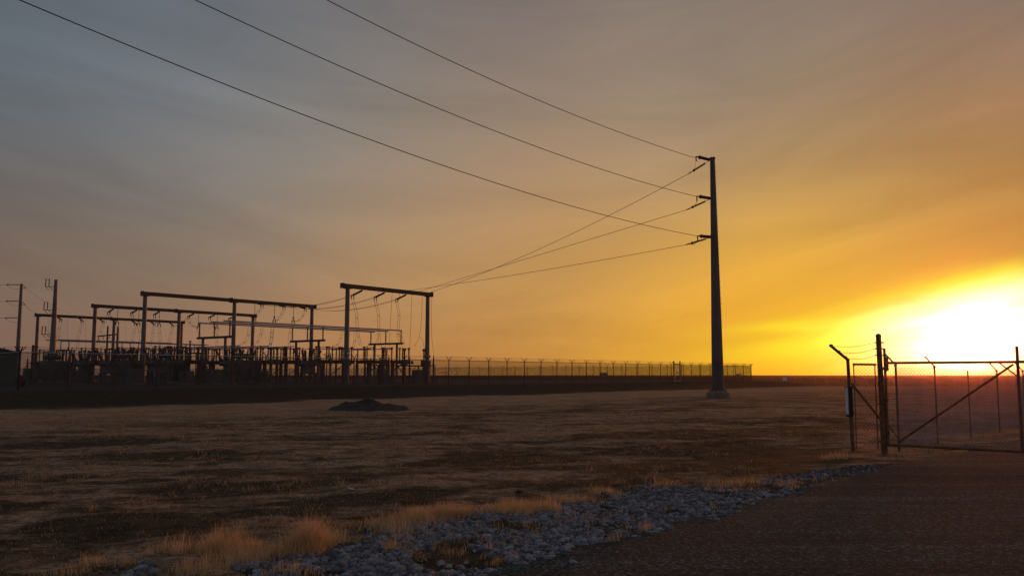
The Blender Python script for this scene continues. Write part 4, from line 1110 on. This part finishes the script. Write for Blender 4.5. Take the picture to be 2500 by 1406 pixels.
# ------------------------------------------------------------------ far-left building, poles and monopole
bz = PAD
c0 = W(0, 900, 74); bl = thing('equipment_building', Vector((-46, 74, bz)), 'dark green metal building with a sloping roof at the left edge', 'building')
xr = W(39, 900, 75).x
zl, zr_ = W(0, 854, 74).z, W(39, 862, 75).z
c_ = Vector((xr, 75, 0)); zr_ -= .02; sl_ = .20; L_ = 3.4
def bpt(t, w, z): return c_ - SA * t + SB * w + Vector((0, 0, z))
m = MB(); V_ = []
for w in (0, 9.0):
    V_ += [bpt(0, w, bz), bpt(2 * L_, w, bz), bpt(2 * L_, w, zr_), bpt(L_, w, zr_ + sl_ * L_), bpt(0, w, zr_)]
m.add(V_, [(0, 1, 2, 3, 4), (9, 8, 7, 6, 5), (0, 4, 9, 5), (1, 6, 7, 2), (4, 3, 8, 9), (3, 2, 7, 8), (0, 5, 6, 1)])
m.build('wall', GREEN, bl)
for t0, t1, z0_, z1_ in ((-.25, L_, zr_ - .05, zr_ + sl_ * L_ + .03), (L_, 2 * L_ + .25, zr_ + sl_ * L_ + .03, zr_ - .05)):
    r_ = MB(); V_ = [bpt(t0, -.25, z0_ + .03), bpt(t1, -.25, z1_ + .03), bpt(t1, 9.25, z1_ + .03), bpt(t0, 9.25, z0_ + .03)]
    r_.add(V_ + [v + Vector((0, 0, .10)) for v in V_], [(0, 1, 2, 3), (7, 6, 5, 4), (0, 4, 5, 1), (1, 5, 6, 2), (2, 6, 7, 3), (3, 7, 4, 0)]); r_.build('roof', DARKST, bl)
MB().box(bpt(2.0, -.03, bz + 1.0), (.95, .05, 2.0), SA).build('door', DARKST, bl)
lp = W(46, 800, 90); lpx = W(38, 945, 90).x + .0
lp_top = W(53, 693, 90); X_ = (lpx + lp_top.x) / 2
LP = thing('utility_pole', Vector((X_, 90, Z0)), 'slender steel pole with three wire levels beside the dark green building', 'utility pole')
MB().lathe((X_, 90, Z0 - .1), (X_, 90, lp_top.z), [(0, .24), (.99, .13), (1, .15)], 10).build('shaft', STEEL, LP)
for k in range(14): MB().tube((X_ + .12, 90, 4 + k * .45), (X_ + .28, 90, 4 + k * .45), .012, n=4).build('step_bolt', DARKST, LP)
for i, (py, y2) in enumerate([(695, 704), (735, 741), (775.5, 780)]):
    p = W(50 - i * 2, py, 90)
    st = string(LP, p, p + Vector((-1.25, -.3, -.03)), .07, .1)
    q = p + Vector((-1.3, -.3, -.05))
    MB().path([q + Vector((-t * 8, -t * 3, -.25 * t * (2 - t))) for t in np.linspace(0, 1, 6)], .014, 4).build('line_wire', WIRE, LP)
    MB().path(arc(q, p + Vector((.0, .2, -.35)), -.25), .012, 4).build('jumper_wire', WIRE, LP)
    if i < 2:
        e = p + Vector((.5, .2, -.36)); br = MB(); br.bar(p + Vector((.1, 0, .1)), e, .05); br.bar(p + Vector((.1, 0, -.36)), e, .05); br.build('bracket', DARKST, LP)
# service lines from it down to the gantries
for i, (s_, e_, b_, lb) in enumerate([((62, 704), (195, 770), B4, 'upper'), ((58, 742), (110, 765), B4, 'lower')]):
    p = W(*s_, 90.2); q = BP(*e_, b_)
    P = [p.lerp(q, u) + Vector((0, 0, -4 * .5 * u * (1 - u))) for u in np.linspace(0, 1, 16)]
    tag(MB().path(P, .012, 4).build('power_line', WIRE), lb + ' thin wire from the slender left pole to the farthest gantry', 'power line', 'thin wires at far left')

mp = thing('monopole', W(125, 935, 110), 'tall bare steel monopole with three bracket arms of fuse cutouts on its left side', 'pole')
mX = W(131, 800, 110).x; mT = W(138, 683, 110).z
mp.location = (mX, 110, Z0); ORI[mp.name] = Vector((mX, 110, Z0))
MB().lathe((mX, 110, Z0), (mX, 110, mT), [(0, .46), (.5, .32), (.995, .2), (1, .23)], 14).build('shaft', STEEL, mp)
for i, (py, px0) in enumerate([(700, 113), (757, 109), (816, 104)]):
    p = W(134 - i * 5, py, 110); p.x = mX - .2
    q = Vector((W(px0, py, 110).x, 109.8, p.z))
    a = MB(); a.bar(p, q, .07); a.bar(p - Vector((0, 0, .55)), p.lerp(q, .55), .05); a.bar(p - Vector((0, 0, .55)), p + Vector((0, 0, .1)), .06); a.bar(q, q.lerp(p, .45) - Vector((0, 0, .45)), .05)
    arm = a.build('bracket_arm', DARKST, mp)
    for dx in (0, .42):
        c = q + Vector((dx, 0, .02)); MB().sheds(c, c + Vector((.03, 0, 1.0)), .09, 7).build('fuse_cutout', INS, arm)
    MB().path(arc(q + Vector((.2, 0, 1.0)), p + Vector((0, 0, .15)), -.18), .012, 4).build('jumper_wire', WIRE, arm)

# wooden H-frame and small far poles
hp = W(273, 900, 200); HP = thing('wooden_frame_pole', Vector((hp.x, 200, .0)), 'two-pole wooden frame with one crossarm seen behind the second and third gantries', 'utility pole')
for px in (261, 286):
    v = W(px, 850, 200); zt = W(px, 796, 200).z
    MB().lathe((v.x, 200, 0), (v.x, 200, zt), [(0, .28), (1, .18)], 8).build('post', WOOD, HP)
q0, q1 = W(238, 821, 200), W(286, 816, 200)
MB().bar(q0, q1, .3, .28).build('crossarm', WOOD, HP)
for u in (.05, .3, .6):
    v = q0.lerp(q1, u); MB().sheds(v - Vector((0, 0, .9)), v - Vector((0, 0, .1)), .12, 6).build('insulator', INS, HP)
v = W(463, 870, 220)
FP = thing('utility_pole', Vector((v.x, 220, 0)), 'small far wooden pole between the third and second gantries', 'utility pole')
MB().lathe((v.x, 220, 0), (v.x, 220, W(463, 832, 220).z), [(0, .3), (1, .2)], 8).build('shaft', WOOD, FP)
MB().box((v.x, 220, W(463, 832.5, 220).z), (.9, .15, .15)).build('crossarm', WOOD, FP)

# cable reel and meter post at far left
cr = W(48, 944, 72); cr.z = h1(cr.x, cr.y)
t = thing('cable_reel', cr, 'dark round cable reel on the gravel right of the green building', 'cable reel')
for dy in (-.22, .22): MB().lathe(cr + Vector((0, dy - .03, .38)), cr + Vector((0, dy + .03, .38)), [(0, .38), (1, .38)], 18).build('flange', WOOD, t)
MB().lathe(cr + Vector((0, -.2, .38)), cr + Vector((0, .2, .38)), [(0, .22), (1, .22)], 14).build('drum', BLACKM, t)
pp_ = W(78, 900, 92); t = thing('meter_post', Vector((pp_.x, 92, Z0)), 'short twin-post frame with a bracket left of the farthest gantry', 'post')
zt = W(78, 842, 92).z
MB().box((pp_.x, 92, (Z0 + zt) / 2), (.2, .14, zt - Z0)).build('post', DARKST, t)
MB().box((pp_.x + .3, 92, zt - .2), (.5, .1, .12)).build('arm', DARKST, t)
MB().box((pp_.x + .3, 92, zt - .9), (.5, .1, .12)).build('arm', DARKST, t)

# ------------------------------------------------------------------ substation fence
def fence_fabric(P, Q, z0, z1, parent, m=FAB):
    me = bpy.data.meshes.new('fence_mesh')
    off = ORI.get(parent.name, Vector())
    L = (Q - P).length
    vs = [Vector((P.x, P.y, z0)), Vector((Q.x, Q.y, z0)), Vector((Q.x, Q.y, z1)), Vector((P.x, P.y, z1))]
    me.from_pydata([tuple(v - off) for v in vs], [], [(0, 1, 2, 3)])
    uv = me.uv_layers.new(name='UVMap')
    for k, c in enumerate([(0, z0), (L, z0), (L, z1), (0, z1)]): uv.data[k].uv = c
    me.materials.append(m); o = bpy.data.objects.new('fence_mesh', me); C.objects.link(o); o.parent = parent
    return o
FH = 3.08
def big_fence(P, Q, label, n, z0=Z0, gate=None, group='boundary fences'):
    t = thing('chain_link_fence', Vector((P.x, P.y, z0)), label, 'fence', group)
    d = (Q - P).normalized(); nr = Vector((-d.y, d.x, 0))
    for k in range(n + 1):
        v = P.lerp(Q, k / n); v = Vector((v.x, v.y, 0))
        big_ = k in (0, n)
        po = MB().tube((v.x, v.y, z0 - .1), (v.x, v.y, FH + .05), .065 if big_ else .048, n=8).build('post', DARKST, t)
        am = MB()
        for s in (-1, 1): am.bar(Vector((v.x, v.y, FH)), Vector((v.x, v.y, FH + .36)) + nr * (.34 * s), .045)
        am.build('outrigger', DARKST, po)
    MB().tube(Vector((P.x, P.y, FH)), Vector((Q.x, Q.y, FH)), .032, n=8).build('top_rail', GALV, t)
    fence_fabric(P, Q, z0, FH, t)
    for s in (-1, 1):
        for j in range(3):
            f = (j + 1) / 3; pts_ = []
            for k in range(n * 2 + 1):
                v = P.lerp(Q, k / (2 * n)); pts_.append(Vector((v.x, v.y, FH + .36 * f - (.02 if k % 2 else 0))) + nr * (.34 * f * s))
            MB().path(pts_, .0065, 3).build('barbed_wire', DARKST, t)
    return t
bf = 58.25
aC, aL_ = 138.4, AP_z(47, bf, 2.0)
PC = AB(aC, bf); PL = AB(aL_, bf)
n_f = round((aC - aL_) / 3.05)
F1 = big_fence(PL, PC, 'front chain link fence with Y-shaped barbed wire arms before the substation', n_f)
F2 = big_fence(PC, AB(aC, bf + 150), 'far side chain link fence running left from the right corner behind the substation', 49)
F3 = big_fence(AB(aL_, bf + 70), PL, 'left side chain link fence running back beyond the green building', 23)
F4 = big_fence(AB(aL_, bf + 150), AB(aC, bf + 150), 'rear chain link fence far behind the whole yard', 37)
# walk gate in the front fence
ga0, ga1 = AP_z(1645.5, bf - .12, 2.0), AP_z(1660.5, bf - .12, 2.0)
gt = thing('walk_gate', AB(ga0, bf - .12, Z0), 'narrow walk gate with two tall posts in the front fence left of the steel pole', 'gate')
for a in (ga0, ga1): MB().tube(AB(a, bf - .12, Z0 - .1), AB(a, bf - .12, FH + .5), .10, n=8).build('gate_post', STEEL, gt)
fr_ = MB()
for z in (Z0 + .1, 1.9, FH - .1): fr_.tube(AB(ga0 + .1, bf - .12, z), AB(ga1 - .1, bf - .12, z), .035, n=6)
fr_.build('gate_frame', GALV, gt)
MB().tube(AB(ga0 - .1, bf - .12, FH + .08), AB(ga1 + .1, bf - .12, FH + .08), .05, n=6).build('header', DARKST, gt)
MB().box(AB((ga0 + ga1) / 2, bf - .22, 1.95), (.55, .02, .42), SA).build('notice_plate', WHITE, gt)
# white panels / pale distant sheds behind the yard
for i, (px, py, Y_, w_, h_, lb) in enumerate([(926, 905, 800, 5.5, 1.2, 'left'), (942, 905, 806, 5.0, 1.2, 'right'), (1473, 911, 900, 7.5, .8, 'lone'), (1803, 913.5, 800, 3.5, .4, 'low'), (505, 905, 800, 5, 1.2, 'far')]):
    v = W(px, py, Y_); t = thing('distant_shed', Vector((v.x, Y_, 0)), {'left': 'left of two small pale sheds seen through the switch legs of the nearest gantry', 'right': 'right of two small pale sheds seen through the switch legs of the nearest gantry', 'lone': 'tiny pale shed on the horizon beyond the middle of the front fence', 'low': 'tiny low pale shed beyond the fence just right of the steel pole', 'far': 'tiny pale shed glimpsed behind the dark switchgear left of the busbar stand'}[lb], 'shed', 'pale sheds on the horizon')
    MB().box((v.x, Y_, v.z / 2 + h_ / 4), (w_, 3, v.z + h_ / 2)).build('wall', SHEDM, t)
    MB().box((v.x, Y_, v.z + h_ / 2 + .08), (w_ + .4, 3.4, .14)).build('roof', GALV, t)

# field fence with low posts and a small white sign, right of the substation
fy = 138
t = thing('wire_fence', Vector((40, fy, 0)), 'low wire fence on thin posts across the far field right of the substation', 'fence')
p0, p1 = W(1850, 930, 140), W(2330, 930, 128)
for k in range(17):
    v = p0.lerp(p1, k / 16); MB().tube((v.x, v.y, -.1), (v.x, v.y, 1.05), .04, n=5).build('post', GALV, t)
for z in (.35, .7, 1.0): MB().path([(p0.lerp(p1, k / 16).x, p0.lerp(p1, k / 16).y, z) for k in range(17)], .008, 3).build('fence_wire', WIRE, t)
v = W(1916, 925, 128)
t = thing('notice_sign', Vector((v.x, 128, 0)), 'small square white sign on a post in the dark field right of the steel pole', 'sign')
MB().tube((v.x, 128.05, -.1), (v.x, 128.05, 1.25), .035, n=6).build('post', STEEL, t)
MB().box((v.x, 128, v.z), (.62, .025, .5)).build('sign_panel', WHITE, t)
# pipe marker posts before the front fence
for i, (px, py, lb) in enumerate([(1077, 938, 'short pale marker post right of the nearest gantry'), ]):
    v = W(px, 930, 88); t = thing('marker_post', Vector((v.x, 86, .5)), lb, 'marker post')
    MB().tube((v.x, 86, .45), (v.x, 86, 1.35), .05, n=8).build('post', GALV, t)
    MB().lathe((v.x, 86, 1.35), (v.x, 86, 1.42), [(0, .06), (1, .03)], 8).build('cap', GALV, t)

# ------------------------------------------------------------------ the near gate and its fences
gp = G(2160, 1106); cpn = G(2083, 1104)
gpz = W(2147, 815, gp.y).z
# gate post
t = thing('gate_post', Vector((gp.x, gp.y, 0)), 'thick round steel gate post with a domed cap, tallest by the gravel road', 'gate post')
lean = Vector((-.035, 0, 0))
MB().lathe(gp - Vector((0, 0, .1)), Vector((gp.x, gp.y, gpz - .05)) + lean, [(0, .066), (1, .055)], 16).build('shaft', RUST, t)
MB().lathe(Vector((gp.x, gp.y, gpz - .06)) + lean, Vector((gp.x, gp.y, gpz + .01)) + lean, [(0, .061), (.4, .061), (.75, .045), (1, .015)], 16).build('cap', RUST, t)
for z in (W(2150, 836, gp.y).z, W(2150, 851, gp.y).z, W(2150, 867, gp.y).z, W(2150, 986, gp.y).z):
    MB().tube(Vector((gp.x - .12, gp.y, z)), Vector((gp.x + .09, gp.y, z)), .014, n=5).build('wire_hook', DARKST, t)
MB().lathe(Vector((gp.x, gp.y, W(2160, 988, gp.y).z)), Vector((gp.x, gp.y, W(2160, 984, gp.y).z)), [(0, .074), (1, .074)], 16).build('band', DARKST, t)

def lattice(parent, P, Q, z0, z1, pitch=.075, r=.0022, name='fence_mesh', m=GALV):
    """real crossing wires between two ground points"""
    d = Q - P; d.z = 0; L = d.length; d.normalize(); nr = Vector((-d.y, d.x, 0)); mb = MB(); hgt = z1 - z0
    n = int((L + hgt) / pitch)
    for s in (1, -1):
        for k in range(n + 1):
            u0 = k * pitch - hgt if s == 1 else k * pitch
            a, b = (u0, z0), (u0 + s * hgt, z1)
            # clip to 0..L
            lo, hi = 0.0, 1.0; du = b[0] - a[0]
            ts = sorted([(0 - a[0]) / du, (L - a[0]) / du]); lo = max(lo, ts[0]); hi = min(hi, ts[1])
            if hi - lo < .01: continue
            p = P + d * (a[0] + du * lo); p = Vector((p.x, p.y, z0 + hgt * lo)); q = P + d * (a[0] + du * hi); q = Vector((q.x, q.y, z0 + hgt * hi))
            o = nr * (.003 * s); mb.tube(p + o, q + o, r, n=3)
    # twisted selvage points along the top
    k = 0
    while k * pitch < L:
        v = P + d * (k * pitch); mb.tube(Vector((v.x, v.y, z1)), Vector((v.x, v.y, z1 + .045)) + d * .012, r, n=3); k += 1
    return mb.build(name, m, parent)

# short wing panel between corner post and gate post
wg = thing('fence_wing', Vector((cpn.x, cpn.y, 0)), 'short chain link fence wing with a slanted barbed wire arm left of the gate post', 'fence')
zc = W(2068, 876, cpn.y).z
MB().lathe(cpn - Vector((0, 0, .1)), Vector((cpn.x - .045, cpn.y, zc)), [(0, .042), (.98, .036), (1, .042)], 12).build('corner_post', RUST, wg)
at = W(2026, 842, cpn.y - .1); ab = Vector((cpn.x - .045, cpn.y, zc - .02))
arm = MB(); arm.bar(ab, at, .045, .05)
arm = arm.build('outrigger_arm', RUST, wg)
for u in (.12, .5, .92): MB().box(ab.lerp(at, u) + Vector((.0, -.01, .025)), (.05, .05, .03)).build('wire_clip', DARKST, arm)
zt0 = W(2080, 889, cpn.y).z
pA, pB = Vector((cpn.x + .06, cpn.y, 0)), Vector((gp.x - .10, gp.y, 0))
MB().tube(Vector((pA.x, pA.y, zt0)), Vector((pB.x, pB.y, zt0 - .01)), .024, n=8).build('top_rail', RUST, wg)
MB().tube(Vector((pA.x + .02, pA.y, .08)), Vector((pA.x + .02, pA.y, zt0)), .012, n=6).build('tension_bar', RUST, wg)
MB().tube(Vector((pB.x - .04, pB.y, .08)), Vector((pB.x - .04, pB.y, zt0)), .014, n=6).build('tension_bar', RUST, wg)
dA = W(2077, 935, cpn.y); dB = W(2152, 1029, gp.y); dA.y = cpn.y - .04; dB.y = gp.y - .06
MB().tube(dA, dB, .026, n=8).build('diagonal_brace', RUST, wg)
lattice(wg, pA, pB, .05, zt0, .078, .0035)
for k, (u, zz) in enumerate([(.92, W(2150, 836, gp.y).z), (.5, W(2150, 851, gp.y).z), (.12, W(2150, 867, gp.y).z)]):
    a = ab.lerp(at, u); b = Vector((gp.x - .1, gp.y, zz))
    pts_ = [a.lerp(b, s_) + Vector((0, 0, -.05 * math.sin(math.pi * s_))) for s_ in np.linspace(0, 1, 10)]
    mb = MB().path(pts_, .0035, 4)
    for s_ in np.linspace(.06, .94, 12):
        v = a.lerp(b, s_) + Vector((0, 0, -.05 * math.sin(math.pi * s_)))
        mb.tube(v - Vector((.008, 0, .022)), v + Vector((.008, 0, .022)), .002, n=3)
    mb.build('barbed_wire', DARKST, wg)
# board fixed edge-on to the corner post
bt, bb2 = W(2064, 944, cpn.y - .3), W(2066, 1018, cpn.y - .3)
sb = thing('sign_board', Vector((cpn.x - .12, cpn.y - .35, .8)), 'tall white-faced board seen nearly edge-on, fixed to the left corner post', 'sign')
xc = cpn.x - .115
MB().box((xc + .01, cpn.y - .15, (bt.z + bb2.z) / 2), (.075, .24, bt.z - bb2.z)).build('backing', BLACKM, sb)
MB().box((xc - .037, cpn.y - .15, (bt.z + bb2.z) / 2 + .02), (.014, .14, (bt.z - bb2.z) * .90)).build('face_panel', WHITE, sb)
MB().box((xc + .05, cpn.y - .05, bt.z - .02), (.18, .04, .05)).build('bracket', DARKST, sb)
MB().box((xc + .05, cpn.y - .05, bb2.z + .08), (.18, .04, .05)).build('bracket', DARKST, sb)

# swing gate leaf: hinge stile near the post, right end nearer the camera, beyond the frame
gl0 = Vector((W(2166, 1085, gp.y).x, gp.y - .05, 0)); 
gmid = G(2493, 1098); gmid = Vector((gmid.x, gmid.y - .9, 0))
yR = None
# choose the leaf's far end so its bottom rail falls from 171 px to 188 px below the horizon
def dist_for(pxx, pyy, z): return G(pxx, pyy, z)
zb = W(2170, 1085, gp.y).z
pR = dist_for(2500, 1102, zb); dirg = Vector((pR.x - gl0.x, pR.y - gl0.y, 0)).normalized()
gt_l = thing('swing_gate', gl0, 'wide pipe-frame swing gate with a long diagonal brace standing before the setting sun', 'gate')
Lg = (Vector((pR.x, pR.y, 0)) - gl0).length
endg = gl0 + dirg * (Lg + 2.4)
ztg = W(2170, 886, gp.y).z
V3 = lambda p, z: Vector((p.x, p.y, z))
MB().tube(V3(gl0, zb - .03), V3(gl0, W(2164, 851, gp.y).z), .028, n=10).build('hinge_stile', RUST, gt_l)
MB().tube(V3(gl0, ztg), V3(endg, ztg), .030, n=10).build('top_rail', RUST, gt_l)
MB().tube(V3(gl0, zb), V3(endg, zb), .030, n=10).build('bottom_rail', RUST, gt_l)
# the stile at photo x 2480
lo, hi = 0, Lg + 2
for _ in range(50):
    m_ = (lo + hi) / 2; v = V3(gl0 + dirg * m_, 1.7); 
    if 1250 + FPX * v.x / (v.y * math.cos(TH)) < 2486: lo = m_
    else: hi = m_
ms = gl0 + dirg * lo
MB().tube(V3(ms, zb - .02), V3(ms, W(2479, 845, ms.y).z), .030, n=10).build('middle_stile', RUST, gt_l)
MB().tube(V3(endg, zb), V3(endg, ztg + .35), .030, n=10).build('end_stile', RUST, gt_l)
MB().tube(V3(gl0 + dirg * .22, zb + .07), V3(ms - dirg * .08, ztg - .05), .024, n=8).build('diagonal_brace', RUST, gt_l)
for p_, q_ in ((V3(gl0, zb + .45), V3(gl0 + dirg * .3, zb + .03)), (V3(gl0, ztg + .22), V3(gl0 + dirg * .02, ztg - .2)), (V3(ms - dirg * .35, ztg), V3(ms, ztg - .3))):
    MB().tube(p_, q_, .016, n=6).build('corner_brace', RUST, gt_l)
for z in (zb + .25, 1.15, ztg - .12):
    MB().bar(V3(gl0 - dirg * .12, z), V3(gl0 + dirg * .04, z), .05, .07).build('hinge', DARKST, gt_l)
MB().box(V3(gl0 + dirg * .03, ztg - .02), (.07, .07, .30)).build('latch_plate', RUST, gt_l)
lattice(gt_l, gl0, endg, zb, ztg, .075, .0028)
for k in range(2):
    z = ztg + .12 + k * .11; P = []
    mb = MB().path([V3(gl0.lerp(endg, s_), z - .02 * math.sin(math.pi * (s_ * 2 % 1))) for s_ in np.linspace(0, 1, 20)], .0022, 4)
    for s_ in np.linspace(.02, .98, 40):
        v = V3(gl0.lerp(endg, s_), z - .02 * math.sin(math.pi * (s_ * 2 % 1))); mb.tube(v - Vector((.008, 0, .02)), v + Vector((.008, 0, .02)), .0018, n=3)
    mb.build('barbed_wire', DARKST, gt_l)

# fence running away behind the gate
pts_px = [(2191, 20.0), (2286, 22.2), (2367, 24.4), (2438, 26.8), (2502, 29.4)]
fb = [W(px, 1000, y_) for px, y_ in pts_px]; fb = [Vector((v.x, v.y, 0)) for v in fb]
dlast = (fb[-1] - fb[-2]).normalized()
fb.append(fb[-1] + dlast * 3.05); fb.append(fb[-1] + dlast * 3.05)
rf = thing('boundary_fence', fb[0], 'receding chain link fence on thin posts with single slanted arms behind the gate', 'fence')
tops = [1.90, 1.88, 1.82, 1.80, 1.80, 1.8, 1.8]
for k, v in enumerate(fb):
    po = MB().tube(V3(v, -.1), V3(v, tops[k]), 0.026 if k == 0 else .021, n=8).build('post', RUST, rf)
    if k != 2:
        am = MB(); am.lathe(V3(v, tops[k] - .02), V3(v, tops[k] + .05), [(0, .04), (1, .03)], 8)
        am.bar(V3(v, tops[k] + .02), V3(v, tops[k] + .27) + Vector((-.26, -.06, 0)), .026, .03)
        am.build('outrigger_arm', RUST, po)
for k in range(len(fb) - 1):
    lattice(rf, fb[k], fb[k + 1], .05, min(tops[k], tops[k + 1]) - .02, .075, .0028)

# ------------------------------------------------------------------ small things lying about
v = G(851, 1203); v.z = h1(v.x, v.y) + .012
pm = MB(); q = [(-.07, 0, 0), (-.01, .05, .02), (.08, .03, .005), (.06, -.03, .012), (-.02, -.02, .03)]
pm.add([v + Vector(a) for a in q] + [v + Vector(a) - Vector((0, 0, .004)) for a in q], [(0, 4, 1), (1, 4, 3), (1, 3, 2), (5, 6, 9), (6, 8, 9), (6, 7, 8), (0, 1, 6, 5), (1, 2, 7, 6), (2, 3, 8, 7), (3, 4, 9, 8), (4, 0, 5, 9)])
tag(pm.build('paper_scrap', WHITE), 'crumpled scrap of white paper lying in the dry field', 'litter')
for (px, py, s, lb) in [(1267, 1210, .04, 'dark clod lying in the grass fringe above the stones'), (1684, 1101, .035, 'small dark clod alone in the field below the steel pole'), (1281, 955, .16, 'low dark clod on the far field edge, left of the steel pole')]:
    v = G(px, py); v.z = h1(v.x, v.y)
    V_ = ico * (1 + rng.uniform(-.2, .2, (12, 1))) * np.array([1.5, 1, .7]) * s
    m = MB(); m.add([tuple(np.array(v) + w + np.array([0, 0, s * .5])) for w in V_], [tuple(f) for f in icf])
    tag(m.build('dirt_clod', DIRT), lb, 'clod')

# ------------------------------------------------------------------ added volume, tinted red, standing in for the lens glare near the sun
hz = MB(); hz.add([(x, y, z) for z in (-1.0, 30.0) for y in (-2150, 2150) for x in (-2150, 2150)], [(0, 2, 3, 1), (4, 5, 7, 6), (0, 1, 5, 4), (2, 6, 7, 3), (0, 4, 6, 2), (1, 3, 7, 5)])
hm = bpy.data.materials.new('glare_haze'); hm.use_nodes = True
t_ = hm.node_tree; t_.nodes.remove(t_.nodes['Principled BSDF'])
pv = t_.nodes.new('ShaderNodeVolumePrincipled'); pv.inputs['Color'].default_value = (0.95, 0.50, 0.32, 1); pv.inputs['Density'].default_value = 0.0001; pv.inputs['Anisotropy'].default_value = 0.95
t_.links.new(pv.outputs[0], t_.nodes['Material Output'].inputs['Volume'])
ho = hz.build('glare_haze', hm); tag(ho, None, None, None, 'stuff'); ho.display_type = 'WIRE'
